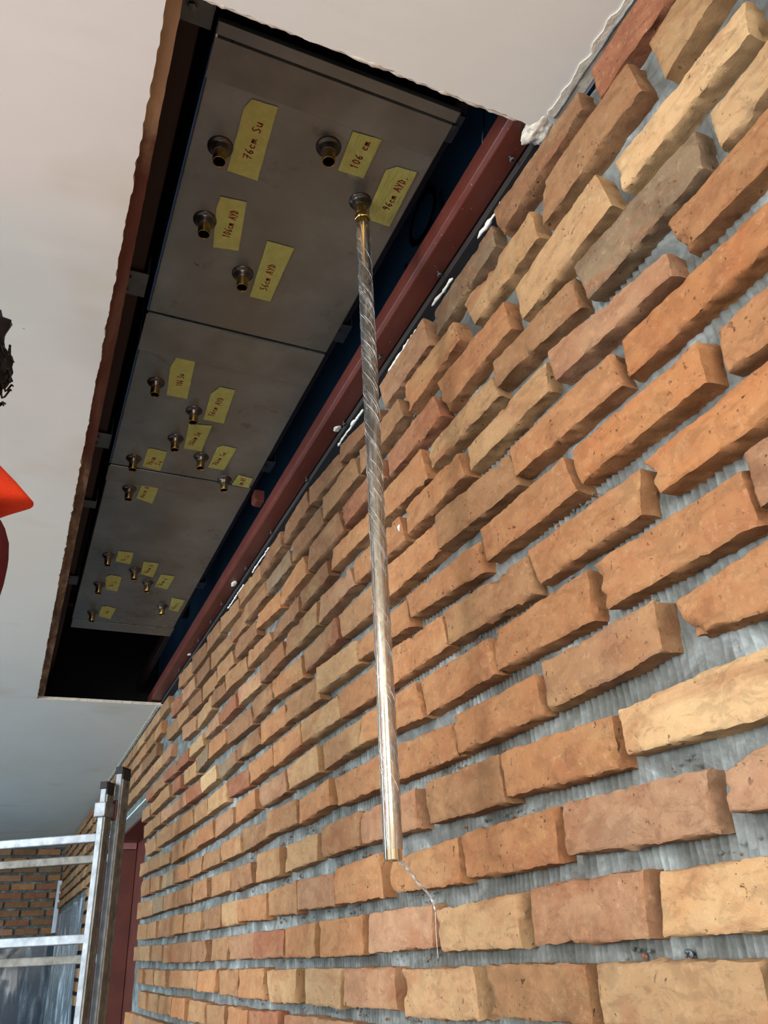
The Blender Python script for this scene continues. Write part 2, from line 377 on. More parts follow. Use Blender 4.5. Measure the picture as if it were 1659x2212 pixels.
BR="""1 4689 9862 2539 9921 2513 9342 4663 9277 r
1 7083 9840 4958 9806 4955 9439 7044 9290 b
1 9280 9678 7266 9749 7252 9274 9264 9164 g
1 11696 9818 9597 9805 9464 9104 11497 9177 p
1 13874 9751 11788 9364 11745 9041 13877 9327 b
1 15918 9802 13996 9632 13792 9148 15885 9299 b
1 18128 9852 16120 9822 15972 9311 18118 9332 b
1 20349 9728 18255 9769 18141 9286 20179 9262 b
1 22647 9783 20399 9720 20228 9253 22443 9255 t
1 25032 9850 22718 9633 22581 9165 24953 9311 t
1 27266 9940 25280 9838 25011 9264 27058 9297 b
1 29588 9966 27437 9817 27047 9258 29350 9251 b
1 32183 10021 29824 9869 29433 9239 32046 9421 t
2 3765 9032 1615 9369 1553 8795 3703 8344 y
2 5917 9183 4104 9152 4031 8555 6104 8512 t
2 8323 9070 6290 8990 6235 8422 8155 8495 y
2 10575 9030 8594 8894 8497 8430 10510 8386 o
2 12822 8988 10811 8900 10670 8426 12815 8432 t
2 14949 9006 13012 8972 12842 8411 14962 8462 t
2 17258 8983 15110 8848 14926 8343 17320 8447 b
2 19705 8931 17621 8934 17358 8411 19618 8508 g
2 21833 8989 19706 8946 19566 8459 21757 8474 b
2 23634 8944 21972 8950 21780 8407 23351 8434 b
2 26303 9017 23674 8830 23339 8367 26145 8406 t
2 28763 9038 26599 9008 26389 8497 28585 8482 b
2 31236 9115 29020 9042 28757 8494 31009 8520 p
2 33657 9258 31328 9102 30919 8534 33238 8548 r
3 4710 8124 2640 8022 2709 7620 4684 7615 Y
3 6930 8139 4972 8212 4849 7538 6881 7514 y
3 9351 8197 7233 8145 7168 7587 9238 7560 o
3 11473 8080 9509 8040 9301 7512 11466 7586 r
3 13756 8145 11660 8090 11602 7637 13667 7659 r
3 15902 8217 14036 8181 13722 7583 15972 7641 b
3 18332 8128 16402 8218 16111 7640 18262 7675 o
3 20466 8235 18416 8108 18216 7605 20418 7818 o
3 22777 8239 20583 8120 20430 7668 22676 7662 b
3 25037 8182 23295 8135 22963 7632 24909 7632 t
3 27541 8255 25220 8092 25037 7605 27287 7657 t
3 29827 8318 27680 8191 27355 7625 29534 7738 b
3 31800 8306 29883 8223 29617 7723 31448 7676 t
3 34242 8352 31893 8292 31548 7681 33871 7791 t
4 3371 7270 1221 7387 1244 7005 3394 6783 Y
4 5714 7365 3603 7304 3640 6781 5558 6716 g
4 7625 7290 5803 7279 5776 6772 7679 6905 t
4 9804 7207 7810 7206 7686 6775 9814 6797 y
4 12176 7419 10050 7312 9891 6667 12155 6884 o
4 14425 7484 12323 7382 12317 6938 14562 7044 o
4 16609 7380 14734 7348 14625 6958 16638 6952 b
4 18725 7204 16777 7336 16695 6914 18834 6930 b
4 21216 7454 18989 7245 18876 6919 21201 6971 t
4 23796 7553 21634 7418 21352 6933 23743 6993 t
4 25700 7505 24083 7423 23737 6961 25654 7046 b
4 28003 7421 25834 7477 25702 6964 27992 6880 y
4 30650 7579 28332 7436 28242 6906 30342 7010 p
5 4241 6621 2091 6692 2023 6136 4173 6128 o
5 6472 6609 4320 6252 4322 5949 6413 6100 p
5 8651 6484 6605 6574 6644 6134 8635 6086 y
5 10857 6601 8885 6531 8733 6063 10834 6087 o
5 13304 6687 11085 6567 10907 6006 13256 6208 o
5 15314 6698 13376 6594 13223 6176 15355 6142 p
5 17703 6706 15413 6663 15391 6126 17702 6159 b
5 19880 6591 18105 6683 17840 6202 19833 6135 b
5 22280 6670 20062 6542 19877 6122 22254 6186 p
5 24603 6590 22495 6617 22302 6143 24314 6161 r
5 26573 6483 24672 6608 24441 6162 26574 6231 p
5 28958 6479 26987 6531 26699 6055 28820 6083 y
5 31203 6497 29128 6481 28963 6012 30930 6056 r
5 33875 6540 31396 6500 31017 6038 33679 6129 r
5 36567 6561 33975 6521 33758 6069 36192 6101 t
5 38646 6548 36669 6519 36303 6080 38220 6066 r
6 5245 5837 3095 5769 3111 5339 5261 5325 O
6 7551 5784 5486 5818 5387 5301 7508 5351 o
6 9746 5885 7643 5779 7534 5238 9740 5297 t
6 11938 5884 9837 5823 9789 5319 11937 5268 o
6 14159 5899 12047 5841 12071 5291 13997 5359 t
6 16386 5871 14255 5880 14106 5376 16242 5345 r
6 18814 5890 16537 5814 16347 5266 18694 5415 o
6 20752 5871 19011 5898 18762 5438 20633 5324 b
6 23329 5839 20942 5816 20626 5272 23224 5312 b
6 25732 5905 23658 5874 23379 5388 25669 5411 o
6 27542 5854 25870 5905 25742 5426 27374 5319 g
6 29742 5797 27748 5769 27434 5268 29470 5300 y
6 31793 5830 30275 5796 30078 5290 31671 5319 r
6 34564 5907 32722 5887 32384 5366 34178 5361 t
6 36881 5778 34667 5887 34178 5361 36502 5330 t
6 38899 5840 37300 5842 36862 5304 38865 5344 t
7 4064 4981 1914 5095 1938 4336 4088 4524 o
7 6380 5048 4244 4994 4278 4547 6324 4575 O
7 8547 5069 6522 5047 6390 4499 8504 4554 o
7 10923 5010 8640 4934 8649 4468 10807 4595 o
7 13081 4995 10985 4989 10931 4493 13163 4626 o
7 15405 5184 13267 5073 13115 4567 15414 4635 y
7 17569 5087 15534 5025 15302 4509 17488 4558 t
7 19742 5096 17797 5052 17587 4572 19729 4550 o
7 22180 4992 19960 5025 19643 4567 22119 4640 b
7 24369 4922 22339 4973 22165 4598 24145 4492 g
7 26771 5054 24648 5033 24417 4596 26468 4524 Y
7 28949 5032 26897 4986 26544 4537 28680 4515 r
7 31440 5008 29192 5009 28854 4541 31254 4575 p
7 33803 5050 31631 5003 31370 4625 33575 4588 p
7 36095 5043 34039 5084 33787 4581 35739 4619 t
7 38162 5088 36250 5102 35975 4612 37820 4534 t
8 5308 4245 3158 4324 3019 3801 5169 3824 O
8 7588 4310 5386 4226 5493 3751 7434 3786 o
8 9784 4313 7654 4251 7585 3723 9709 3779 t
8 11973 4399 9869 4280 9785 3778 12010 3787 o
8 14259 4331 12080 4325 12074 3792 14103 3821 o
8 16368 4302 14328 4305 14144 3831 16332 3828 y
8 18547 4303 16457 4288 16418 3828 18453 3774 o
8 20706 4284 18689 4266 18496 3826 20635 3755 o
8 23037 4267 20941 4244 20824 3752 22774 3783 r
8 25484 4219 23382 4275 23215 3750 25488 3744 y
8 27414 4260 25625 4242 25480 3715 27316 3728 t
8 30031 4270 27878 4269 27469 3734 29817 3734 t
8 32395 4292 30205 4262 30001 3757 32145 3756 t
8 34676 4374 32537 4380 32162 3791 34256 3790 t
8 37718 4367 34959 4264 34671 3730 37094 3769 t
9 4135 3648 1985 3657 1983 3461 4133 3126 p
9 6394 3583 4234 3540 4204 2995 6292 3032 o
9 8558 3547 6537 3580 6556 3000 8532 3034 o
9 10742 3559 8645 3514 8558 3001 10616 3000 o
9 12979 3569 10903 3582 10721 2993 13161 3107 o
9 15183 3591 13052 3547 13232 3109 15151 3072 t
9 17444 3543 15458 3606 15285 3055 17402 3075 y
9 19841 3559 17611 3526 17517 3057 19697 3042 p
9 22136 3531 20107 3559 20006 3089 22044 3019 o
9 24333 3472 22284 3480 22152 3046 24264 2940 p
9 26709 3433 24705 3470 24396 2982 26628 2946 o
9 28931 3412 26850 3422 26628 2946 28670 2935 t
9 31237 3456 29116 3464 28754 2943 31082 2899 t
9 33878 3486 31582 3378 31398 2973 33747 3029 t
9 36211 3544 34089 3473 33956 3014 36047 3059 t
9 38296 3597 36240 3511 36175 3070 38086 3066 t
10 5344 2739 3194 2898 3096 2158 5246 2371 o
10 7592 2838 5585 2841 5620 2334 7578 2293 g2
10 9779 2768 7753 2757 7711 2266 9740 2251 o
10 11937 2805 9928 2709 9810 2235 11943 2251 o
10 14463 2790 12127 2760 12154 2253 14382 2292 o
10 16600 2751 14768 2845 14702 2368 16591 2275 o
10 18892 2837 16758 2775 16651 2302 19006 2328 t
10 21161 2796 19039 2688 19004 2307 20976 2208 b
10 23326 2679 21536 2705 21363 2249 23336 2214 t
10 25581 2654 23651 2601 23564 2222 25584 2206 t
10 27942 2670 25840 2627 25848 2203 27849 2195 t
10 30091 2695 28140 2661 28023 2167 30054 2194 t
10 32639 2699 30404 2724 30461 2195 32704 2218 g
10 34950 2790 33007 2697 32898 2200 34946 2257 t
10 37861 2842 35353 2806 35213 2241 37476 2247 t
11 6358 1971 4208 2017 4218 1472 6368 1532 Y
11 8587 2020 6506 1970 6548 1444 8596 1504 o
11 10864 2072 8734 2023 8661 1453 10827 1502 t
11 13320 2014 11129 2038 11132 1487 13291 1517 p
11 15279 2039 13385 2073 13463 1524 15316 1509 t
11 17538 1970 15615 1986 15620 1512 17514 1465 y
11 19730 2043 17853 2001 17820 1425 19793 1437 t
11 22256 1935 20257 1926 20067 1458 22155 1404 b
11 24318 1945 22361 1944 22267 1457 24185 1421 t
11 26957 1973 25003 1976 24863 1464 26924 1449 t
11 29481 1932 27026 1965 27066 1444 29406 1465 b
11 31740 1947 29603 1940 29458 1468 31642 1465 t
11 34072 2016 32081 1969 31938 1480 33980 1454 g
11 37831 2069 34281 1996 34263 1451 37818 1456 t
12 5211 1168 3061 1707 3116 713 5266 849 p2
12 7528 1265 5442 1231 5511 715 7562 760 p2
12 9805 1231 7718 1263 7771 714 9702 706 o
12 12106 1144 9911 1225 9931 680 12101 711 o
12 14587 1247 12565 1311 12482 673 14496 692 o
12 16591 1232 14667 1205 14611 674 16581 703 p
12 18811 1196 16754 1256 16709 655 18670 702 t
12 21235 1170 18938 1166 18852 645 21250 695 o
12 23109 1191 21330 1176 21335 646 23043 656 y
12 25275 1141 23248 1176 23204 650 25259 651 b
12 27624 1153 25642 1160 25582 661 27669 665 t
12 30335 1223 28256 1211 28280 670 30169 657 t
12 32693 1206 30608 1236 30507 623 32661 681 b
12 35022 1204 32997 1203 32809 654 34984 679 t
12 37163 1253 35258 1213 35090 665 37050 697 t
13 6276 487 4126 496 4242 -11 6392 -23 y2
13 8428 502 6475 530 6530 -38 8451 -48 p
13 10765 406 8727 483 8693 -73 10711 -82 t2
13 12960 475 10869 486 10906 -26 13042 -60 p2
13 15419 470 13377 473 13359 -88 15388 -101 o
13 17516 418 15546 475 15553 -88 17511 -95 o
13 19609 425 17595 415 17601 -86 19831 -85 r
13 21916 413 19731 429 19871 -85 21920 -79 p
13 23983 401 22215 421 22311 -97 24024 -108 t
13 26567 391 24751 397 24608 -116 26459 -130 b
13 29016 406 26715 420 26665 -129 28904 -132 b
13 31131 407 29220 424 29230 -131 31057 -123 t
13 33522 440 31413 413 31263 -80 33406 -68 t
13 36083 473 34066 450 33886 -50 35948 -38 y
13 38076 476 36401 473 36198 -27 37855 -27 t
14 7400 -226 5324 -218 5324 -728 7400 -736 t2
14 9496 -242 7551 -232 7551 -742 9496 -752 t
14 11980 -285 9835 -257 9777 -805 11951 -858 t2
14 14145 -277 12219 -256 12203 -785 14176 -804 p
14 16288 -279 14287 -277 14353 -841 16282 -837 t2
14 18765 -308 16776 -288 16850 -845 18500 -878 y
14 20950 -294 18917 -264 18899 -837 20947 -855 o
14 22930 -318 21130 -294 21127 -840 22709 -838 t
14 25339 -346 23203 -286 23400 -812 25381 -820 o
14 27521 -328 25409 -323 25581 -789 27492 -788 t
14 29725 -332 27668 -328 27859 -795 29772 -788 t
14 32478 -338 30380 -334 30192 -809 32433 -789 t
14 34724 -312 32898 -310 32672 -792 34588 -791 t
14 36711 -298 35076 -297 35003 -781 36690 -772 t
15 15422 -1017 13879 -1016 13879 -1526 15422 -1527 p
15 17455 -1055 15498 -1006 15498 -1516 17455 -1565 p
15 19987 -1067 17876 -1015 17876 -1525 19987 -1577 r
15 22016 -1061 20108 -1071 20108 -1581 22016 -1571 o
15 24163 -1088 22260 -1059 22239 -1619 24180 -1642 t
15 26484 -1043 24346 -1050 24385 -1526 26563 -1582 t
15 28917 -1045 27045 -1022 26988 -1555 29008 -1569 o
15 31143 -1059 29162 -1038 29189 -1525 31100 -1575 t
15 33521 -1042 31432 -1039 31349 -1558 33456 -1581 t
15 35674 -1011 33740 -1032 33648 -1544 35564 -1536 t
"""
def recalc(me, sharp=True):
    b = bmesh.new(); b.from_mesh(me); bmesh.ops.recalc_face_normals(b, faces=b.faces); b.to_mesh(me); b.free()
    if sharp: me.set_sharp_from_angle(angle=math.radians(38))
LET = {'g2': 'v', 'p2': 'w', 't2': 'u', 'y2': 'z'}
KEYS = list(TINT)

# ---------------- right wall: backing, door opening, mortar skin
def wall_right():
    b = MB()
    b.box(WM + 0.004, 0.74, -2.6, YD, -1.3, 0.992)
    b.box(WM + 0.004, 0.60, YD, 5.43, 0.645, 0.992)
    b.box(WM + 0.004, 0.74, 5.475, 6.35, -1.3, 0.992)
    b.box(WM + 0.004, 0.74, 6.35, 8.6, 0.40, 0.992)
    b.box(WM + 0.004, 0.74, 6.35, 8.6, -1.3, -0.7)
    b.box(WM + 0.004, 0.74, 8.6, YE, -1.3, 0.992)
    w = b.build('wall_right', M['mortar'], kind='structure')
    return w
WR = wall_right()
def mortar_skin():
    # combed adhesive: fine upright ridges, stronger in the lower courses
    ys = [-1.2 + 0.02 * i for i in range(70)]; y = 0.2
    while y < 2.7: ys.append(y); y += 0.0021 if y < 1.5 else 0.0028
    while y < YD: ys.append(y); y += 0.02
    ys = [q for q in ys if q <= YD] + [YD]
    zs = [-0.42 + 0.0085 * i for i in range(int((0.99 + 0.42) / 0.0085) + 1)]; zs[-1] = 0.992
    vs = []; fs = []
    for z in zs:
        for yy in ys:
            if 0.2 <= yy <= 2.7:
                warp = 0.004 * noise.noise(Vector((yy * 6, z * 14, 3.3)))
                mask = max(0.0, min(1.0, 0.95 - (z - 0.22) * 2.2 + 1.9 * noise.noise(Vector((yy * 5, z * 16, 1.0)))))
                rid = abs(((yy + warp + 0.004 * math.sin(yy * 21)) / 0.0106) % 1.0 - 0.5) * 2
                x = -0.0085 * mask * (rid ** 0.55) + 0.0062 * mask
            else: x = 0
            x += -0.0028 * noise.fractal(Vector((yy * 30, z * 30, 0)), 1.0, 2.0, 3)
            vs.append((WM + x, yy, z))
    n = len(ys)
    for j in range(len(zs) - 1):
        for i in range(n - 1):
            fs.append((j * n + i, j * n + i + 1, (j + 1) * n + i + 1, (j + 1) * n + i))
    o = link('combed_mortar', pyd(vs, fs), M['mortar'], WR, kind='stuff', smooth=True)
mortar_skin()

bricks = []
for line in BR.strip().split('\n'):
    t = line.split(); v = [int(q) / 10000 for q in t[1:9]]
    bricks.append((int(t[0]), [(v[0], v[1]), (v[2], v[3]), (v[4], v[5]), (v[6], v[7])], LET.get(t[9], t[9])))
rows = {}
for i, (c, q, k) in enumerate(bricks):
    rnd = random.Random(i)
    rows.setdefault(c, []).append(q)
    y = q[0][0]
    if y < 1.35: ny, nz, am = 40, 12, 1.0
    elif y < 2.3: ny, nz, am = 18, 6, 0.95
    else: ny, nz, am = 7, 3, 0.85
    off = rnd.uniform(-0.0025, 0.002)
    vs, fs = brick_geo(q, WF + off, WM + 0.003 - WF - off, ny, nz, i + 1, am)
    me = pyd(vs, fs); recalc(me)
    link('brick', me, BM[k], WR, smooth=True)

def course_fill(mb, keys, z0, z1, ya, yb, seed, xf=WF, detail=(5, 3), depth=None):
    rnd = random.Random(seed); y = ya
    while y < yb - 0.03:
        l = rnd.uniform(0.195, 0.212)
        e = min(y + l, yb)
        j = lambda: rnd.uniform(-0.002, 0.002)
        c = [(e, z1 + j()), (y, z1 + j()), (y, z0 + j()), (e, z0 + j())]
        vs, fs = brick_geo(c, xf + rnd.uniform(-0.002, 0.002), depth or (WM + 0.003 - xf), detail[0], detail[1], seed * 31 + int(y * 100), 0.8)
        mb.cm = rnd.choice(range(len(keys))) if rnd.random() < 0.6 else 0
        mb.add(vs, fs); y = e + rnd.uniform(0.009, 0.014)
def finish(mb, name, parent, keys, kind='stuff'):
    o = mb.build(name, [BM[k] for k in keys], parent, kind=kind, smooth=True); recalc(o.data); return o
KK = ['t', 'o', 'b', 'p', 'y', 'r', 'g']
mb = MB()
for c in rows:                      # the courses run on past the right edge of the picture
    q = rows[c][0]; y1 = min(q[1][0], q[2][0]) - 0.011
    zt = q[1][1] if c != 9 else 0.355; zb_ = zt - 0.051
    n = int((y1 + 1.2) / 0.222) + 1
    y0 = y1 - n * 0.2205
    for i in range(n):
        cc = [(y0 + i * 0.2205 + 0.2085, zt), (y0 + i * 0.2205, zt), (y0 + i * 0.2205, zb_), (y0 + i * 0.2205 + 0.2085, zb_)]
        mb.cm = random.Random(c * 77 + i).choice([0, 1, 4, 3, 1]); vs, fs = brick_geo(cc, WF, WM + 0.003 - WF, 8, 3, c * 50 + i, 0.9); mb.add(vs, fs)
for k in range(17):                 # lower courses, below the picture
    z = -0.205 - k * 0.0752
    if z < -1.27: break
    course_fill(mb, KK, z - 0.025, z + 0.026, (-1.2 if k else -1.2) - (k % 2) * 0.11, (1.93 if k == 0 else YD - 0.004), 900 + k, detail=(3, 2))
for k in range(3):                  # courses over the doorway and on to the end wall
    pass
finish(mb, 'bricks_beyond_the_picture', WR, KK)
rnd = random.Random(5)
y = 1.94
while y < YD - 0.05:                # lowest course in the picture
    e = min(y + rnd.uniform(0.195, 0.21), YD - 0.004)
    vs, fs = brick_geo([(e, -0.179), (y, -0.179), (y, -0.231), (e, -0.231)], WF, WM + 0.003 - WF, 7, 3, int(y * 900), 0.85)
    me = pyd(vs, fs); recalc(me); link('brick', me, BM[rnd.choice('totbp')], WR, smooth=True); y = e + 0.012
zrow = {1: 0.957, 2: 0.880, 3: 0.802, 4: 0.722, 5: 0.631, 6: 0.558, 7: 0.482, 8: 0.405, 9: 0.327, 10: 0.249, 11: 0.172, 12: 0.095, 13: 0.019, 14: -0.056, 15: -0.130, 16: -0.205}
for c in (1, 2, 3, 4):              # over the doorway, each brick its own
    y = {1: 3.45, 2: 3.57, 3: 3.65, 4: 3.28}[c]
    yend = 5.44
    while y < yend:
        l = rnd.uniform(0.195, 0.21); z = zrow[c]
        vs, fs = brick_geo([(y + l, z + 0.026), (y, z + 0.026), (y, z - 0.026), (y + l, z - 0.026)], WF, WM + 0.003 - WF, 6, 3, int(y * 700) + c, 0.8)
        me = pyd(vs, fs); recalc(me); link('brick', me, BM[rnd.choice('ttbpyo')], WR, smooth=True); y += l + 0.012
mb = MB()
for c in range(1, 17):
    z = zrow[c]
    segs = [(5.46 if c > 4 else 5.56, 6.33), (6.37, 8.97)] if z > 0.42 else [(5.46, 6.30)]
    for a, b_ in segs: course_fill(mb, KK, z - 0.026, z + 0.026, a + (c % 2) * 0.09, b_, 300 + c + int(a * 10), detail=(3, 2))
finish(mb, 'bricks_beyond_the_doorway', WR, KK)

# white filler left along the top of the wall, and daubs of mortar stuck on bricks
def ridge(name, pts, r, mat, parent, seed, n=7):
    ps = []
    for (a, b_) in zip(pts[:-1], pts[1:]):
        k = max(2, int((Vector(b_) - Vector(a)).length / 0.006))
        ps += [Vector(a).lerp(Vector(b_), i / k) for i in range(k)]
    ps.append(Vector(pts[-1]))
    rr = [r * (0.55 + 1.1 * abs(fbm(p, 60, seed, 3))) * (0.35 if i in (0, len(ps) - 1) else 1) for i, p in enumerate(ps)]
    ps = [p + Vector((fbm(p, 50, seed + 1), 0, fbm(p, 45, seed + 2))) * r * 0.7 for p in ps]
    m = MB(); m.tube(ps, rr, n); return m.build(name, mat, parent, smooth=True)
for i, (a, b_) in enumerate([(0.69, 0.77), (0.86, 0.935), (0.97, 1.13), (1.26, 1.41), (1.95, 2.13), (2.22, 2.43), (3.0, 3.05)]):
    ridge('white_filler_ridge', [(0.5455, a, 0.9885), (0.545, b_, 0.9895)], 0.0034, M['foam'], WR, i)
for (y, z, r) in ((1.026, 0.697, 0.007), (1.110, 0.636, 0.005)):
    m = MB(); bm_ = bmesh.new(); bmesh.ops.create_icosphere(bm_, subdivisions=3, radius=r)
    vs = [(WF - 0.001 + v.co.x * 0.35, y + v.co.y * (0.6 + fbm(v.co, 140, y, 3)), z + v.co.z * (1.5 + fbm(v.co, 160, z, 3))) for v in bm_.verts]
    m.add(vs, [tuple(v.index for v in f.verts) for f in bm_.faces]); bm_.free(); m.build('mortar_daub', M['foam'], WR, smooth=True)
# crumbs of clay and mortar caught in the joints
mb = MB(); rnd = random.Random(11)
for c in range(1, 15):
    zt = (zrow[c] + zrow[c + 1]) / 2 + (0.003 if c > 1 else 0)
    for _ in range(26):
        if rnd.random() < 0.45: continue
        y0 = rnd.uniform(0.5, 2.2)
        for _k in range(rnd.choice((1, 3, 7))):
            y0 += rnd.uniform(0.003, 0.01); r = rnd.uniform(0.0012, 0.0036)
            z0 = zt + rnd.uniform(-0.006, 0.006); x0 = WM - 0.003 + rnd.uniform(-0.002, 0.001)
            p = [Vector((x0, y0, z0)) + Vector((rnd.uniform(.6, 1) * sx, rnd.uniform(.6, 1) * sy, rnd.uniform(.6, 1) * sz)) * r for sx, sy, sz in ((-1, 0, 0), (0, 1, 0.2), (0, -0.2, 1), (0, -1, 0), (0.1, 0.2, -1), (1, 0, 0))]
            mb.cm = rnd.choice((0, 0, 1)); mb.add(p, [(0, 1, 2), (0, 2, 3), (0, 3, 4), (0, 4, 1), (5, 2, 1), (5, 3, 2), (5, 4, 3), (5, 1, 4)])
mb.build('joint_crumbs', [M['mortar'], BM['r']], WR, kind='stuff')

# ---------------- doorway: soffit board, steel lintel and the red door frame on the far side
d1 = MB().box(0.55, 0.612, YD, 5.43, 0.640, 0.6445); d1.box(0.546, 0.552, YD, 5.43, 0.636, 0.65)
DR = MB().box(0.545, 0.74, 5.432, 5.47, -1.3, 0.59).build('door_1', M['red'], kind='structure', bevel=0.003)
MB().box(0.553, 0.612, YD + 0.002, 5.43, 0.638, 0.6445).build('soffit_board', simple('soffit_plasterboard', srgb(206, 220, 218), 0.85, var=0.2, nscale=7), DR)
MB().box(0.613, 0.745, YD + 0.002, 5.43, 0.628, 0.644).build('lintel', M['red'], DR, bevel=0.002)
MB().box(0.55, 0.735, 5.425, 5.47, 0.592, 0.637).build('frame_head', simple('faded_primer', srgb(150, 96, 96), 0.6), DR)
MB().box(0.68, 0.745, YD + 0.002, YD + 0.05, -1.3, 0.627).build('near_jamb', M['red'], DR)
MB().box(0.742, 0.80, YD, 5.5, -1.3, 0.65).build('door_panel', M['red'], DR)

# ---------------- ceiling with the hacked opening
def rag(a, b, n, amp, seed):
    out = []
    for i in range(n + 1):
        t = i / n; x = a[0] + (b[0] - a[0]) * t; y = a[1] + (b[1] - a[1]) * t
        d = Vector((b[0] - a[0], b[1] - a[1])).normalized(); nn = Vector((-d.y, d.x))
        k = noise.fractal(Vector((x * 45 + seed, y * 45, seed)), 0.9, 2.1, 4) * amp if 0 < i < n else 0
        out.append((x + nn.x * k, y + nn.y * k))
    return out
near = rag((0.566, 0.572), (0.0225, 0.574), 150, 0.0035, 1.0)
left = rag((0.0225, 0.574), (0.029, 3.70), 420, 0.0035, 2.0)
farp = rag((0.029, 3.70), (0.566, 3.682), 120, 0.0022, 3.0)
outline = [(-3.64, -2.6), (0.566, -2.6)] + near + left[1:] + farp[1:] + [(0.566, YE + 0.1), (-3.64, YE + 0.1)]
TH = 0.0125
def slab(outline, z0, z1):
    tri = tessellate_polygon([[Vector((x, y, 0)) for x, y in outline]]); n = len(outline)
    vs = [(x, y, z0) for x, y in outline] + [(x, y, z1) for x, y in outline]
    fs = [tuple(t) for t in tri] + [tuple(i + n for i in t) for t in tri] + [(i, (i + 1) % n, (i + 1) % n + n, i + n) for i in range(n)]
    return pyd(vs, fs)
me = slab(outline, HC, HC + TH)
CE = link('ceiling', me, [M['ceiling'], M['plaster_raw']], kind='structure')
nt = 2 * (len(outline) - 2)
me.polygons.foreach_set('material_index', [0 if i < nt else 1 for i in range(len(me.polygons))])
# plaster lip torn at the near edge, raw lump beside the wall, filler bead along the wall
ridge('torn_plaster_lip', [(0.03, 0.5745, HC + 0.003), (0.25, 0.5735, HC + 0.003), (0.43, 0.575, HC + 0.003), (0.5, 0.574, HC + 0.003)], 0.0035, M['plaster_raw'], CE, 4)
def lump(name, c, r, sc, mat, parent, seed):
    bm_ = bmesh.new(); bmesh.ops.create_icosphere(bm_, subdivisions=4, radius=1)
    vs = []
    for v in bm_.verts:
        k = 1 + 0.35 * fbm(v.co, 1.6, seed, 4); vs.append((c[0] + v.co.x * r * sc[0] * k, c[1] + v.co.y * r * sc[1] * k, c[2] + v.co.z * r * sc[2] * k))
    m = MB().add(vs, [tuple(v.index for v in f.verts) for f in bm_.faces]); bm_.free(); return m.build(name, mat, parent, smooth=True)
lump('raw_plaster_lump', (0.537, 0.578, HC + 0.006), 0.020, (0.95, 1.25, 0.5), M['plaster_raw'], CE, 3)
for i, (a, b_) in enumerate([(-1.6, 0.55), (3.70, 5.6)]):
    edge = rag((0.530, a), (0.533, b_), int((b_ - a) / 0.006), 0.006, 5.0 + i)
    me = slab([(0.560, a)] + edge + [(0.560, b_)], HC - 0.0016, HC - 0.0002)
    link('filler_bead', me, M['plaster_raw'], CE)
    ridge('filler_ridge', [(0.5445, a, HC - 0.002), (0.5435, b_, HC - 0.002)], 0.0022, M['mortar'], CE, 20 + i)
# backing board and painted batten whose torn edge shows at the left of the opening
tb = rag((0.0395, 0.50), (0.046, 1.2), 100, 0.0008, 8.0) + rag((0.046, 1.2), (0.056, 3.74), 160, 0.0012, 9.0)[1:]
me = slab([(-0.03, 0.50)] + tb + [(-0.03, 3.74)], HC + TH, HC + TH + 0.006)
tag(link('backing_board', me, M['torn'], CE), 'torn brown backing board edge')

# ---------------- cavity over the opening
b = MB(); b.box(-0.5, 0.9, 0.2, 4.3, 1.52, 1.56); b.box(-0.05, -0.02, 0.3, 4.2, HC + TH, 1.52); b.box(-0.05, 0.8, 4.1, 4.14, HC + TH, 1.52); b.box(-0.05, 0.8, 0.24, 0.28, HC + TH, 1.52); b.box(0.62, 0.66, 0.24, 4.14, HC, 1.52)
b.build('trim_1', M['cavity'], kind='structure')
S1 = MB()
ys = [0.3 + 3.75 * i / 120 for i in range(121)]; zs = [0.992 + 0.5 * i / 14 for i in range(15)]
vs = [(0.578 + 0.006 * fbm((0, y, z), 5, 3.0, 3), y, z) for z in zs for y in ys]
fs = [(j * 121 + i, j * 121 + i + 1, (j + 1) * 121 + i + 1, (j + 1) * 121 + i) for j in range(14) for i in range(120)]
BS = tag(link('vapour_sheet', pyd(vs, fs), M['blue'], smooth=True), 'dark blue vapour sheet hung behind the red beam above the wall', 'membrane')
def stroke(mb, pts, w, nrm, th=0.0004):
    nrm = Vector(nrm)
    for a, b_ in zip(pts[:-1], pts[1:]):
        a, b_ = Vector(a), Vector(b_); d = b_ - a
        if d.length < 1e-6: continue
        d.normalize(); s = nrm.cross(d)
        mb.obox((a + b_) / 2, d, s, nrm, (b_ - a).length / 2 + w * 0.45, w / 2, th / 2)
m = MB()
oo = [(0.566, 0.975 + 0.055 * math.cos(t), 1.265 + 0.048 * math.sin(t)) for t in [2 * math.pi * i / 18 for i in range(19)]]
stroke(m, oo, 0.014, (-1, 0, 0)); stroke(m, [(0.566, 0.90, 1.25), (0.566, 0.895, 1.19), (0.566, 1.06, 1.19), (0.566, 1.06, 1.215)], 0.012, (-1, 0, 0))
m.build('printed_letters', M['navy_print'], BS)

# ---------------- red steel
def sq_beam(name, x0, x1, z0, z1, y0, y1, label, cat='beam', cut=0.007, mat='red'):
    m = MB(); pr = [(x0 + cut, z0), (x1 - 0.002, z0), (x1, z0 + 0.002), (x1, z1), (x0, z1), (x0, z0 + cut * 0.8)]
    n = len(pr); vs = [(x, y, z) for y in (y0, y1) for x, z in pr]
    m.add(vs, [tuple(range(n))[::-1], tuple(range(n, 2 * n))] + [(i, (i + 1) % n, (i + 1) % n + n, i + n) for i in range(n)])
    o = m.build(name, M[mat], bevel=0.0012); return tag(o, label, cat)
RB = sq_beam('red_steel_beam', 0.498, 0.545, 1.022, 1.062, 0.545, 3.78, 'red primed steel beam running along the top of the brick wall, studded with screws')
bp = MB().box(0.5465, 0.575, 0.30, 3.78, 1.008, 1.030).build('gap_shade_strip', M['dark_shade_steel'], RB)  # added dark strip, stands in for shade in the gap
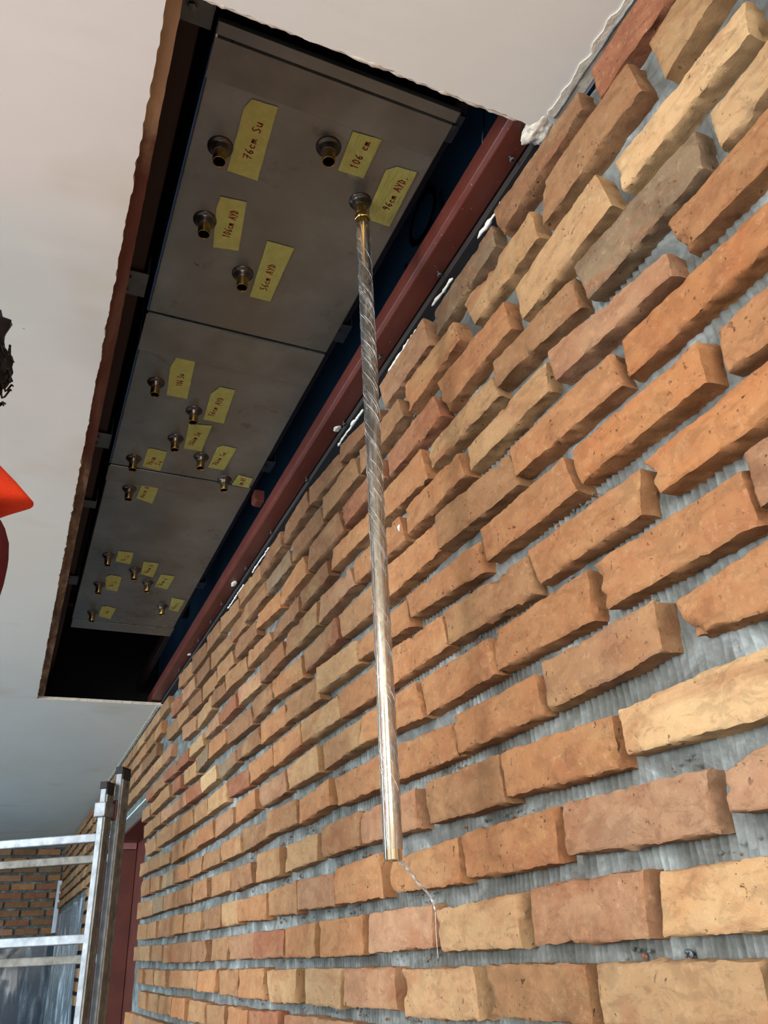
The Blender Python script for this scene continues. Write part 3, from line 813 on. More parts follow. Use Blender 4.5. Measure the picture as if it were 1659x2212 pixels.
def screw(parent, p, axis, L=0.008, r=0.0042, name='screw'):
    m = MB(); a = Vector(axis).normalized(); p = Vector(p)
    m.lathe(p, [(0.0018, 0), (0.0018, L), (r * 0.5, L), (r, L + 0.002), (r, L + 0.0034), (r * 0.75, L + 0.0044), (0.0001, L + 0.0044)], 14, a)
    o = m.build(name, M['zinc'], parent, smooth=False)
    u = a.orthogonal().normalized(); v = a.cross(u); q = MB()
    for s in (u, v): q.obox(p + a * (L + 0.0045), s, a.cross(s), a, r * 0.6, r * 0.16, 0.0003)
    q.build('screw_slot', M['hole'], o)
    return o
for y, x in ((0.640, 0.530), (0.885, 0.534), (1.125, 0.526), (1.36, 0.540), (1.615, 0.540), (1.915, 0.538), (2.165, 0.533), (2.46, 0.530), (2.635, 0.534), (2.83, 0.532), (3.20, 0.534)):
    screw(RB, (x, y, 1.0225), (0.12, -0.25, -1))
for y, zz in ((1.39, 1.02), (2.29, 1.015), (3.01, 1.02)):
    lump('white_daub', (0.537 if y != 2.29 else 0.53, y, zz + 0.003), 0.009, (0.8, 1.5 if y != 2.29 else 2.2, 0.35), M['foam'], RB, y)
UL = sq_beam('upper_steel_beam', 0.000, 0.074, 1.128, 1.19, 0.50, 4.0, 'dark red steel beam in shadow left of the steel box', mat='red_shaded')
UR = sq_beam('upper_steel_beam', 0.468, 0.490, 1.150, 1.20, 0.50, 4.0, 'dark red steel beam in shadow right of the steel box', mat='red_shaded')
sq_beam('cross_beam', -0.02, 0.62, 1.30, 1.35, 3.32, 3.36, 'dark steel cross beam deep in the black end of the ceiling opening', mat='red_shaded')
sq_beam('steel_stub', 0.470, 0.497, 1.066, 1.10, 1.84, 1.875, 'short red steel stub standing on the red beam beside the box', 'bracket')
def bracket(parent, x0, x1, y0, y1, z, bolts, holes=()):
    m = MB().box(x0, x1, y0, y1, z - 0.003, z); m.box(x1 - 0.003, x1, y0, y1, z, z + 0.05)
    o = m.build('bracket_plate', M['zinc'], parent, bevel=0.0008)
    for x, y in bolts:
        MB().lathe((x, y, z - 0.003), [(0.0095, 0), (0.0095, -0.0012), (0.0065, -0.0012), (0.0065, -0.0065), (0.0001, -0.007)], 6, (0, 0, 1)).build('bolt', M['zinc'], o)
    for x, y in holes:
        MB().lathe((x, y, z - 0.0032), [(0.0055, 0), (0.0001, -0.0001)], 16).build('bolt_hole', M['hole'], o)
bracket(UL, 0.028, 0.088, 0.600, 0.680, 1.124, [(0.058, 0.655)])
bracket(UL, 0.028, 0.084, 1.172, 1.235, 1.124, [(0.047, 1.222)], [(0.049, 1.187)])
bracket(UL, 0.030, 0.086, 1.735, 1.800, 1.124, [(0.052, 1.752), (0.050, 1.782)])
bracket(UL, 0.048, 0.088, 2.085, 2.125, 1.124, [])
bracket(UL, 0.034, 0.088, 2.62, 2.69, 1.124, [(0.055, 2.63), (0.053, 2.665)])
bracket(UR, 0.450, 0.490, 0.68, 0.73, 1.146, [(0.480, 0.70)])
bracket(UR, 0.452, 0.500, 1.195, 1.250, 1.146, [(0.474, 1.215)])
bracket(UR, 0.456, 0.503, 1.76, 1.815, 1.146, [(0.478, 1.78)])
bracket(UR, 0.456, 0.503, 2.60, 2.65, 1.146, [(0.478, 2.62)])
HW = MB(); HW.tube([(0.50, 0.66, 1.063), (0.53, 0.69, 1.16), (0.555, 0.70, 1.28)], 0.0016, 6)
tag(HW.build('hanger_wire', M['zinc'], smooth=True), 'thin grey wire rising from behind the red beam at its near end', 'wire')

# ---------------- the steel box with its fittings
BX = empty('steel_ceiling_box', (0.277, 1.85, ZB), 'long grey sheet steel box of jointed panels set in the ceiling opening', 'duct')
def local(o): 
    o.location = Vector(o.location) - Vector((0.277, 1.85, ZB)); return o
def panel(y0, y1, x0=0.0955, x1=0.4605):
    m = MB(); m.box(x0, x1, y0, y1, ZB, ZB + 0.014); o = m.build('panel', M['steel'], BX, bevel=0.0022); return local(o)
P1 = panel(0.6725, 1.2455); P2 = panel(1.2535, 1.8355); P3 = panel(1.8435, 2.962)
def part(o): return local(o)
part(MB().box(0.098, 0.458, 0.70, 3.04, ZB + 0.015, ZB + 0.16).build('casing', M['dark_shade_steel'], BX))  # box body coloured dark, its lack of light painted in
MB_ = MB().box(0.0925, 0.4625, 0.650, 0.6695, ZB - 0.002, ZB + 0.010); part(MB_.build('end_flange', M['steel'], BX, bevel=0.002))
MB_ = MB().box(0.0985, 0.4645, 2.968, 3.052, ZB - 0.001, ZB + 0.014); part(MB_.build('end_flange', M['steel'], BX, bevel=0.002))
for y0, y1 in ((0.673, 0.735), (1.254, 1.366), (1.844, 1.918)):
    part(MB().box(0.0935, 0.4590, y0, y1, ZB - 0.0020, ZB + 0.0005).build('overlap_strip', M['steel_strip'], BX, bevel=0.0004))
for y0, y1 in ((0.664, 1.2455), (1.2535, 1.8355)):
    part(MB().box(0.0925, 0.0950, y0 + (0.02 if y0 < 1 else 0.1), y1, ZB + 0.001, ZB + 0.12).build('side_film', M['film_blue'], BX))
part(MB().box(0.094, 0.0965, 0.667, 0.735, ZB - 0.0015, ZB + 0.012).build('bright_edge', M['white_metal'], BX))
part(MB().obox((0.157, 1.095, ZB - 0.0001), (0.95, 0.3, 0), (-0.3, 0.95, 0), (0, 0, 1), 0.005, 0.0007, 0.0002).build('pen_mark', M['black_ink'], BX))
# fittings: dark domed ring, brass nipple, dark bore
ring_me = MB().lathe((0, 0, 0), [(0.0205, 0.0), (0.0205, -0.0016), (0.0192, -0.0034), (0.0165, -0.0044), (0.0150, -0.0072), (0.0128, -0.0115), (0.0118, -0.0150), (0.0112, -0.0158), (0.0106, -0.0158)], 32)
ring0 = ring_me.build('fitting_ring', M['steel_dark'], BX, smooth=True)
nip0 = MB().lathe((0, 0, 0), [(0.0106, -0.006), (0.0107, -0.0360), (0.0103, -0.0366), (0.0094, -0.0366), (0.0092, -0.0355), (0.0090, -0.004)], 28).build('brass_nipple', M['brass_dull'], ring0, smooth=True)
bore0 = MB().lathe((0, 0, 0), [(0.0091, -0.008), (0.0001, -0.008)], 20).build('bore', M['hole'], ring0)
FIT = [(0.140, 0.840), (0.296, 0.779), (0.149, 0.989), (0.240, 1.087), (0.147, 1.466), (0.245, 1.542), (0.227, 1.669), (0.147, 1.793), (0.302, 1.731), (0.382, 1.819), (0.158, 1.948), (0.156, 2.383), (0.247, 2.466), (0.154, 2.614), (0.301, 2.553), (0.382, 2.746), (0.160, 2.880), (0.381, 0.858)]
for i, (x, y) in enumerate(FIT):
    r = ring0 if i == 0 else ring0.copy()
    if i: COL.objects.link(r)
    r.location = (x - 0.277, y - 1.85, 0.0)
    s = 0.97 if i < 4 else 0.92
    r.scale = (s, s, s if i != 17 else 0.9)
    if i:
        for ch in (nip0, bore0):
            q = ch.copy(); COL.objects.link(q); q.parent = r

# ---------------- masking tape labels with handwriting
GL = {'0': [[(.5, 0), (.2, .2), (.15, .6), (.4, 1), (.75, .8), (.8, .35), (.5, 0)]], '1': [[(.3, .75), (.5, 1), (.5, 0)]],
      '5': [[(.85, 1), (.3, 1), (.25, .58), (.6, .62), (.85, .35), (.6, .02), (.15, .08)]], '6': [[(.7, 1), (.3, .6), (.2, .25), (.45, 0), (.75, .12), (.7, .4), (.4, .45), (.22, .3)]],
      '7': [[(.1, .95), (.85, 1), (.4, 0)], [(.25, .5), (.8, .55)]], '9': [[(.75, .9), (.4, 1), (.2, .75), (.4, .52), (.72, .65), (.75, .9), (.7, .4), (.45, 0)]],
      'c': [[(.8, .5), (.45, .6), (.2, .3), (.4, .02), (.8, .1)]], 'm': [[(.1, 0), (.15, .55), (.2, .4), (.4, .58), (.48, .1), (.55, .45), (.75, .58), (.85, .05)]],
      'S': [[(.85, .95), (.4, 1), (.2, .75), (.5, .5), (.75, .25), (.5, 0), (.1, .05)]], 'u': [[(.15, .6), (.2, .1), (.5, .02), (.75, .2), (.8, .6), (.82, 0)]],
      'A': [[(.05, 0), (.5, 1), (.9, 0)], [(.2, .38), (.78, .4)]], 'Y': [[(.1, 1), (.48, .5)], [(.9, 1), (.35, -.05)]], 'D': [[(.2, 0), (.25, 1), (.8, .6), (.7, .15), (.2, 0)]], '.': [[(.4, 0), (.5, .06)]], ' ': []}
def write(parent, org, text, p0, p1, h, w=0.0016):
    m = MB(); a = Vector((p0[0], p0[1], 0)); b_ = Vector((p1[0], p1[1], 0)); d = (b_ - a); L = d.length; d.normalize(); up = Vector((d.y, -d.x, 0))
    if up.x > 0: up = -up
    step = L / len(text); zz = ZB - 0.0022
    for i, ch in enumerate(text):
        for st in GL[ch]:
            pts = [a + d * (step * (i + 0.88 * x)) + up * (h * (y - 0.5)) + Vector((0, 0, zz)) - Vector(org) for x, y in st]
            stroke(m, pts, w, (0, 0, -1), 0.0003)
    return m.build('handwriting', M['ink'], parent)
TAPES = [
 ([(.157, .760), (.164, .744), (.203, .742), (.210, .879), (.160, .878)], [('76cm Su', (.183, .845), (.184, .774))], 'yellow tape label lettered 76cm Su, beside the fitting nearest the near left corner'),
 ([(.321, .739), (.368, .736), (.368, .812), (.324, .813)], [('106 cm', (.345, .800), (.348, .745))], 'yellow tape label lettered 106 cm with no word after it, near end of the box'),
 ([(.396, .784), (.410, .772), (.445, .770), (.448, .889), (.410, .887), (.400, .864)], [('96cm AYD.', (.427, .857), (.429, .782))], 'yellow tape label lettered 96cm AYD. beside the hanging wrapped tube'),
 ([(.162, .931), (.205, .927), (.219, 1.035), (.175, 1.043), (.161, .957)], [('106cm AYD', (.190, 1.012), (.191, .949))], 'yellow tape label lettered 106cm AYD on the first panel'),
 ([(.260, .995), (.309, .994), (.307, 1.138), (.267, 1.139)], [('56cm AYD', (.286, 1.113), (.284, 1.043))], 'yellow tape label lettered 56cm AYD on the first panel, smudged across its middle'),
 ([(.171, 1.366), (.210, 1.355), (.221, 1.501), (.176, 1.502), (.166, 1.404)], [('106 Su', (.195, 1.459), (.191, 1.415))], 'yellow tape label lettered 106 Su at the left of the second panel'),
 ([(.266, 1.465), (.279, 1.433), (.313, 1.433), (.320, 1.568), (.272, 1.567)], [('56cm AYD', (.284, 1.547), (.291, 1.469))], 'yellow tape label lettered 56cm AYD with a cut corner on the second panel'),
 ([(.244, 1.596), (.296, 1.585), (.297, 1.704), (.254, 1.705)], [('106cm Su', (.265, 1.685), (.272, 1.622))], 'yellow tape label lettered 106cm Su in the middle of the second panel'),
 ([(.172, 1.734), (.180, 1.730), (.218, 1.734), (.218, 1.830), (.172, 1.820)], [('76cm', (.186, 1.807), (.192, 1.766)), ('Su', (.205, 1.802), (.209, 1.778))], 'yellow tape label lettered 76cm Su on two lines, left end of the second seam'),
 ([(.329, 1.672), (.340, 1.660), (.375, 1.662), (.370, 1.773), (.328, 1.772)], [('76cm Su', (.341, 1.754), (.350, 1.688))], 'yellow tape label lettered 76cm Su right of centre on the second panel'),
 ([(.410, 1.783), (.450, 1.789), (.454, 1.841), (.406, 1.839)], [('cm AY', (.426, 1.833), (.427, 1.793))], 'small yellow tape label lettered cm AY across the right end of the second seam'),
 ([(.185, 1.915), (.229, 1.914), (.227, 2.009), (.182, 1.992)], [('66cm A', (.193, 1.981), (.200, 1.919))], 'yellow tape label lettered 66cm A just beyond the second seam'),
 ([(.180, 2.338), (.224, 2.336), (.227, 2.425), (.181, 2.416)], [('76 Su', (.200, 2.405), (.212, 2.36))], 'nearest left yellow tape label of the cluster on the far panel'),
 ([(.263, 2.390), (.310, 2.391), (.310, 2.505), (.268, 2.490)], [('76cm A', (.282, 2.477), (.291, 2.407))], 'middle yellow tape label of the far panel, lettered 76cm A'),
 ([(.167, 2.545), (.180, 2.525), (.215, 2.531), (.217, 2.657), (.179, 2.651)], [('76 Su', (.190, 2.62), (.200, 2.57))], 'crumpled yellow tape label at the left of the far panel, next to the black gap'),
 ([(.331, 2.473), (.376, 2.475), (.372, 2.591), (.327, 2.578)], [('56cm A', (.340, 2.565), (.351, 2.498))], 'yellow tape label lettered 56cm A, right of the middle one on the far panel'),
 ([(.400, 2.656), (.447, 2.669), (.445, 2.786), (.409, 2.771)], [('66cm A', (.420, 2.759), (.428, 2.702))], 'yellow tape label lettered 66cm A at the right edge of the far panel'),
 ([(.183, 2.807), (.205, 2.800), (.232, 2.817), (.226, 2.925), (.183, 2.908)], [('66', (.205, 2.87), (.207, 2.84))], 'curled yellow tape label farthest away, beside the last fitting of the box'),
]
for poly, txt, lab in TAPES:
    cx = sum(p[0] for p in poly) / len(poly); cy = sum(p[1] for p in poly) / len(poly); org = (cx, cy, ZB - 0.0017)
    # subdivide outline, puckered sheet
    pts = []
    for i in range(len(poly)):
        a, b_ = poly[i], poly[(i + 1) % len(poly)]; k = max(2, int(math.hypot(a[0] - b_[0], a[1] - b_[1]) / 0.008))
        for j in range(k):
            t = j / k; q = (a[0] + (b_[0] - a[0]) * t, a[1] + (b_[1] - a[1]) * t)
            w_ = 0.0007 * noise.noise(Vector((q[0] * 200, q[1] * 200, 1))); pts.append((q[0] + w_ - cx, q[1] + w_ - cy))
    n = len(pts); vs = []; fs = []; rings = 5
    for k in range(rings):
        s = 1 - k / rings
        for x, y in pts: vs.append((x * s, y * s, -0.0005 * (0.6 + noise.noise(Vector(((x * s + cx) * 70, (y * s + cy) * 25, 4)))) if k else 0.0003))
    vs.append((0, 0, -0.0003))
    for k in range(rings - 1):
        for i in range(n): fs.append((k * n + i, k * n + (i + 1) % n, (k + 1) * n + (i + 1) % n, (k + 1) * n + i))
    fs += [((rings - 1) * n + i, (rings - 1) * n + (i + 1) % n, rings * n) for i in range(n)]
    o = link('tape_label', pyd(vs, fs), M['tape'], smooth=True); o.location = org
    tag(o, lab, 'label', 'tape labels on the steel box')
    for tx, p0, p1 in txt: write(o, org, tx, p0, p1, 0.0125)

# ---------------- hanging tube in cling film
TP = empty('hanging_tube', (0.3836, 0.857, 1.0441), 'polished metal tube wrapped in clear film, hanging upright before the brick wall', 'pipe')
def tp(o): o.location = Vector(o.location) - Vector((0.3836, 0.857, 1.0441)); return o
top = Vector((0.3836, 0.857, 1.046)); bot = Vector((0.3858, 0.857, 0.0815)); ax = (bot - top).normalized(); L = (bot - top).length
tp(MB().lathe(top, [(0.0085, 0), (0.0096, 0.001), (0.0098, L - 0.001), (0.0095, L), (0.0086, L), (0.0084, L - 0.03)], 48, ax).build('tube', M['chrome'], TP, smooth=True))
tp(MB().lathe(bot, [(0.0085, -0.012), (0.0001, -0.012)], 20, ax).build('tube_bore', M['hole'], TP))
tp(MB().lathe((0.3834, 0.857, 1.046), [(0.0105, 0), (0.0108, 0.0015), (0.0108, 0.0095), (0.0118, 0.011)], 32).build('coupling_sleeve', M['brass'], TP, smooth=True))
tp(MB().lathe((0.3834, 0.857, 1.0568), [(0.0104, 0), (0.0130, 0.0018), (0.0130, 0.0098), (0.0104, 0.0116), (0.0098, 0.0116)], 6).build('coupling_nut', M['brass'], TP, bevel=0.0006))
tp(MB().lathe((0.3834, 0.857, 1.068), [(0.0104, 0.0), (0.0108, 0.0004), (0.0104, 0.0012)], 24).build('seal_ring', M['rubber'], TP))
vs = []; fs = []; NA, NL = 56, 640
u = ax.orthogonal().normalized(); v = ax.cross(u)
for k in range(NL + 1):
    t = k / NL; s = t * (L - 0.012)
    for i in range(NA):
        a = 2 * math.pi * i / NA; ph = a - s * 95
        rr = 0.0104 + 0.00035 * (1 if t < 0.55 else 0.6)
        rr += 0.00055 * abs(math.sin(ph * 1.5 + 1.3 * noise.noise(Vector((s * 30, 0, 2))))) ** 3
        rr += 0.0006 * noise.noise(Vector((math.cos(a) * 2 + 5, math.sin(a) * 2, s * 22))) + 0.0003 * noise.noise(Vector((ph * 1.5, s * 60, 1)))
        if 0.22 < t < 0.36: rr += 0.0013 * abs(noise.noise(Vector((math.cos(a) * 3, math.sin(a) * 3, s * 60))))
        rr = max(rr, 0.0100)
        p = top + ax * (s + 0.001) + (u * math.cos(a) + v * math.sin(a)) * rr; vs.append(p)
for k in range(NL):
    for i in range(NA): fs.append((k * NA + i, k * NA + (i + 1) % NA, (k + 1) * NA + (i + 1) % NA, (k + 1) * NA + i))
tp(link('film_wrap', pyd(vs, fs), M['wrap'], TP, smooth=True))
m = MB(); rnd = random.Random(21)
for k in range(150):                       # spiral creases drawn tight round the tube
    s0 = rnd.uniform(0.0, L - 0.10); ln = rnd.uniform(0.02, 0.085); a0 = rnd.uniform(0, 2 * math.pi); w_ = rnd.uniform(0.00012, 0.00034)
    if 0.20 < s0 < 0.36: w_ *= 1.5
    tw = rnd.uniform(44, 62); P_ = []
    for j in range(12):
        f_ = j / 11; a = a0 - tw * ln * f_; s = s0 + ln * f_
        P_.append(top + ax * s + (u * math.cos(a) + v * math.sin(a)) * (0.01125 if s < 0.5 * L else 0.0109))
    m.tube(P_, [w_ * (0.25 + math.sin(math.pi * j / 11)) for j in range(12)], 5, caps=False)
tp(m.build('film_creases', M['crease'], TP, kind='stuff', smooth=True))
# loose twisted tail of film
pts = [(0.3890, 0.853, 0.0825), (0.397, 0.851, 0.0770), (0.404, 0.850, 0.068), (0.411, 0.850, 0.0595), (0.418, 0.850, 0.052), (0.424, 0.850, 0.047), (0.4275, 0.850, 0.0375), (0.4285, 0.850, 0.031)]
m = MB(); R_ = [0.0040, 0.0036, 0.0026, 0.0034, 0.0022, 0.0026, 0.0016, 0.0010]
vs = []; fs = []; P_ = [Vector(p) for p in pts]; K = 60; 
for k in range(K + 1):
    t = k / K * (len(P_) - 1); i = min(int(t), len(P_) - 2); f_ = t - i; c = P_[i].lerp(P_[i + 1], f_); r = R_[i] + (R_[i + 1] - R_[i]) * f_
    for w_ in range(4):
        a = w_ * math.pi / 2 + k * 0.42; rr = r * (1 if w_ % 2 else 0.35); vs.append(c + Vector((math.cos(a) * rr, math.sin(a) * rr * 0.7, math.sin(a) * rr)))
for k in range(K):
    for w_ in range(4): fs.append((k * 4 + w_, k * 4 + (w_ + 1) % 4, (k + 1) * 4 + (w_ + 1) % 4, (k + 1) * 4 + w_))
m.add(vs, fs); tp(m.build('film_tail', film_mat('twisted_film', 0.95, (3, 3, 3)), TP))
tp(MB().tube([(0.4285, 0.850, 0.031), (0.4275, 0.850, 0.012), (0.4285, 0.851, -0.012)], 0.00022, 5).build('film_thread', M['foam'], TP))

# ---------------- screw in the mortar, lower right
sc = screw(None, (WM + 0.001, 0.629, -0.0165), (-1, -0.15, -0.1), 0.004, 0.0046, 'wall_screw'); tag(sc, 'grey cross head screw driven into the combed mortar between two courses at lower right', 'screw')

# ---------------- end wall, window and dust sheets
W2 = MB().box(-3.64, 0.74, YE + 0.026, YE + 0.20, 0.20, HC).box(-3.64, -3.0, YE + 0.026, YE + 0.20, -1.3, 0.20).box(-3.0, 0.74, YE + 0.026, YE + 0.20, -1.3, -1.05).build('wall_far', M['mortar'], kind='structure')
def end_brick(x0, x1, z0, z1, seed, det=(4, 2)):
    vs, fs = brick_geo([(x0, z1), (x1, z1), (x1, z0), (x0, z0)], 0, 0.028, det[0], det[1], seed, 0.7)
    return [(a, YE + d, z) for d, a, z in vs], fs
ZR = [0.957, 0.879, 0.804, 0.729, 0.654, 0.578, 0.503, 0.428, 0.352, 0.277]
mbf = MB(); rnd = random.Random(3)
for r, z in enumerate(ZR):
    x = 0.535 - (0.10 if r % 2 else 0) - (0.03 if r % 3 == 0 else 0)
    if r % 2: 
        vs, fs = end_brick(x + 0.022, 0.537, z - 0.026, z + 0.026, r); me = pyd(vs, fs); recalc(me); link('brick', me, BM[rnd.choice('rbgo')], W2, smooth=True)
    while x > -3.5:
        vs, fs = end_brick(x - 0.198, x, z - 0.026 , z + 0.026, r * 40 + int(x * 10) + 50)
        if x > -0.5:
            me = pyd(vs, fs); recalc(me); link('brick', me, BM[rnd.choice('rrbobpbg')], W2, smooth=True)  # mostly darker tints, putting the end wall's dimness into the colour
        else: mbf.cm = rnd.choice(range(7)); mbf.add(vs, fs)
        x -= 0.198 + 0.022
finish(mbf, 'bricks_beyond_the_picture', W2, KK)
WI = MB().box(-3.0, -0.9, YE + 0.05, YE + 0.06, -1.05, 0.20).build('window_1', M['tub_blue'], kind='structure')
MB().box(-0.9, 0.60, YE + 0.05, YE + 0.06, -1.05, 0.20).build('pane', M['tub_blue'], WI)
for x0, x1, z0, z1 in ((-3.0, 0.62, 0.155, 0.20), (-3.0, 0.62, -1.05, -1.0), (0.58, 0.62, -1.05, 0.2), (-0.93, -0.87, -1.05, 0.2), (-3.0, -2.95, -1.05, 0.2)):
    MB().box(x0, x1, YE + 0.02, YE + 0.07, z0, z1).build('window_frame', M['dark_shade_steel'], WI)
tag(MB().tube([(-0.02, YE - 0.05, -0.1), (0.12, YE - 0.05, 0.03), (0.30, YE - 0.06, 0.19)], 0.012, 8).build('loose_cable', M['rubber'], smooth=True), 'black cable running slantwise behind the dust sheet of the end window', 'cable')
def sheet(name, p0, du, dv, nu, nv, fold, seed, mat, label):
    vs = []; fs = []; n = Vector(du).cross(Vector(dv)).normalized()
    for j in range(nv + 1):
        for i in range(nu + 1):
            a, b_ = i / nu, j / nv
            q = Vector(p0) + Vector(du) * a + Vector(dv) * b_
            w_ = fold * (math.sin(a * 26 + 3 * noise.noise(Vector((a * 3, b_ * 2, seed)))) * (0.4 + 0.6 * b_) + noise.noise(Vector((a * 9, b_ * 3, seed))) + 0.5 * abs(noise.noise(Vector((a * 16 + b_ * 6, b_ * 5, seed + 4)))))
            vs.append(q + n * w_)
    for j in range(nv):
        for i in range(nu): fs.append((j * (nu + 1) + i, j * (nu + 1) + i + 1, (j + 1) * (nu + 1) + i + 1, (j + 1) * (nu + 1) + i))
    return tag(link(name, pyd(vs, fs), mat, smooth=True), label, 'dust sheet')
sheet('dust_sheet', (-1.4, YE - 0.10, 0.225), (1.99, 0, 0), (0, 0.03, -1.5), 120, 30, 0.022, 2.0, film_mat('thin_dust_film', 0.30, (0.3, 0.3, 0.05), 1.0, (0.75, 0.88, 1, 1)), 'clear plastic dust sheet hanging in folds over the dark end window')
sheet('dust_sheet', (0.532, 6.10, 0.385), (0.0, 2.45, 0.0), (0, 0, -1.6), 110, 30, 0.018, 7.0, M['sheet_film'], 'milky blue plastic dust sheet taped over the opening in the right wall')
MB().box(0.70, 0.72, 6.35, 8.6, -0.7, 0.40).build('window_2', M['tub_blue'], kind='structure')
tag(MB().box(0.515, 0.553, YE - 0.06, YE - 0.045, 0.255, 0.70).build('edge_profile', M['white_metal'], bevel=0.003), 'white metal profile standing in the far corner beside the end wall', 'profile')
tag(MB().box(0.554, 0.580, YE - 0.07, YE - 0.02, 0.22, 0.72).build('corner_strip', M['red'], bevel=0.003), 'narrow dark red steel strip beside the white profile in the far corner', 'steel strip')

# ---------------- rest of the room
MB().box(-3.64, 0.74, -2.6, YE + 0.2, -1.4, -1.3).build('floor', M['concrete'], kind='structure')
b = MB(); zw0, zw1 = -0.29, 0.89
segs = [-2.6] + [q for w_ in WIN_L for q in w_] + [YE + 0.2]
for i in range(0, len(segs), 2): b.box(-3.64, -3.5, segs[i], segs[i + 1], -1.3, HC)
for y0, y1 in WIN_L: b.box(-3.64, -3.5, y0, y1, -1.3, zw0).box(-3.64, -3.5, y0, y1, zw1, HC)
b.build('wall_left', M['wall_paint'], kind='structure')
b = MB(); b.box(-3.64, -2.35, -2.64, -2.5, -1.3, HC).box(-0.05, 0.74, -2.64, -2.5, -1.3, HC).box(-2.35, -0.05, -2.64, -2.5, -1.3, -0.29).box(-2.35, -0.05, -2.64, -2.5, 0.89, HC)
b.build('wall_back', M['wall_paint'], kind='structure')

for (x, y) in ADDED_LAMPS:
    lp = empty('added_ceiling_lamp', (x, y, HC), 'added unseen light panel %s' % ('nearest the viewer' if y < 0 else 'midway along the room' if y < 3 else 'at the far end of the room'), 'lamp')
    q = MB().box(x - 0.31, x + 0.31, y - 0.60, y + 0.60, HC - 0.035, HC - 0.001).build('added_housing', M['white_metal'], lp, bevel=0.003); q.location = Vector((-x, -y, -HC))  # white box dressing an added light, out of view

# ---------------- ladder
LD = empty('aluminium_ladder', (0.2, 2.95, -1.3), 'two section aluminium ladder with black end caps standing by the red doorway', 'ladder')
dv = Vector((-0.817, 0.577, 0)); nv = Vector((0.577, 0.817, 0)); Z = Vector((0, 0, 1))
def ld(o): o.location = Vector(o.location) - Vector((0.2, 2.95, -1.3)); return o
def rail(c, ztop, w, dep, rough, name='rail', cap=True):
    m = MB(); hz = (ztop + 1.27) / 2
    m.obox(c + nv * (dep / 2) + Z * (ztop - hz), dv, nv, Z, w / 2, dep / 2, hz)
    o = m.build(name, M['alu'], LD, bevel=0.0025); ld(o)
    # open channel on the outer side: lips and dark groove
    q = MB(); s = -dv
    for k in (0.13, 0.87): q.obox(c + nv * (dep * k) + s * (w / 2 + 0.002) + Z * (ztop - hz - 0.01), dv, nv, Z, 0.0035, dep * 0.07, hz - 0.01)
    q.obox(c + nv * (dep * 0.5) + s * (w / 2 + 0.0006) + Z * (ztop - hz - 0.01), dv, nv, Z, 0.0008, dep * 0.3, hz - 0.02)
    ld(q.build('rail_lip', rough, LD))
    g = MB(); g.obox(c + nv * (dep * 0.24) + s * (w / 2 + 0.0012) + Z * (ztop - hz - 0.01), dv, nv, Z, 0.0012, dep * 0.025, hz - 0.02); ld(g.build('rail_groove', M['rubber'], LD))
    if cap:
        k = MB(); k.obox(c + nv * (dep / 2) + Z * (ztop + 0.009), dv, nv, Z, w / 2 + 0.003, dep / 2 + 0.003, 0.012); k.obox(c + nv * (dep / 2) - dv * (w / 2 + 0.003) + Z * (ztop - 0.004), dv, nv, Z, 0.002, dep / 2, 0.016); ld(k.build('end_cap', M['rubber'], LD, bevel=0.004))
    k = MB(); k.obox(c + nv * (dep / 2) - Z * 1.285, dv, nv, Z, w / 2 + 0.004, dep / 2 + 0.004, 0.015); ld(k.build('rubber_foot', M['rubber'], LD, bevel=0.003))
    return o
A0 = Vector((0.270, 2.905, 0)); WA = 0.62
A1 = A0 + dv * WA
B0 = Vector((0.318, 2.935, 0)); B1 = B0 + dv * (WA + 0.085)
rail(A0, 0.505, 0.020, 0.045, M['alu_rough']); rail(A1, 0.505, 0.020, 0.045, M['alu_rough'])
rail(B0, 0.560, 0.021, 0.052, M['alu_rough']); rail(B1, 0.560, 0.021, 0.052, M['alu_rough'])
def rungs(a, b_, z, dz, off, r, mat):
    k = 0
    while z > -1.2:
        m = MB(); h = r
        c = (a + b_) / 2 + nv * off + Z * z
        m.obox(c, dv, nv, Z, (b_ - a).length / 2 - 0.012, 0.013, h)
        ld(m.build('rung', mat, LD, bevel=0.003)); z -= dz; k += 1
rungs(A0, A1, 0.354, 0.290, 0.022, 0.0135, M['alu'])
rungs(B0, B1, 0.300, 0.290, 0.05, 0.0125, M['alu_rough'])
k = MB(); k.obox(A0 + nv * 0.02 + Z * 0.437, dv, nv, Z, 0.020, 0.030, 0.023); ld(k.build('rail_clamp', M['alu'], LD, bevel=0.003))
k = MB(); k.obox(B0 + nv * 0.006 + dv * 0.004 + Z * 0.44, dv, nv, Z, 0.010, 0.010, 0.032); ld(k.build('red_clip', M['red'], LD, bevel=0.004))

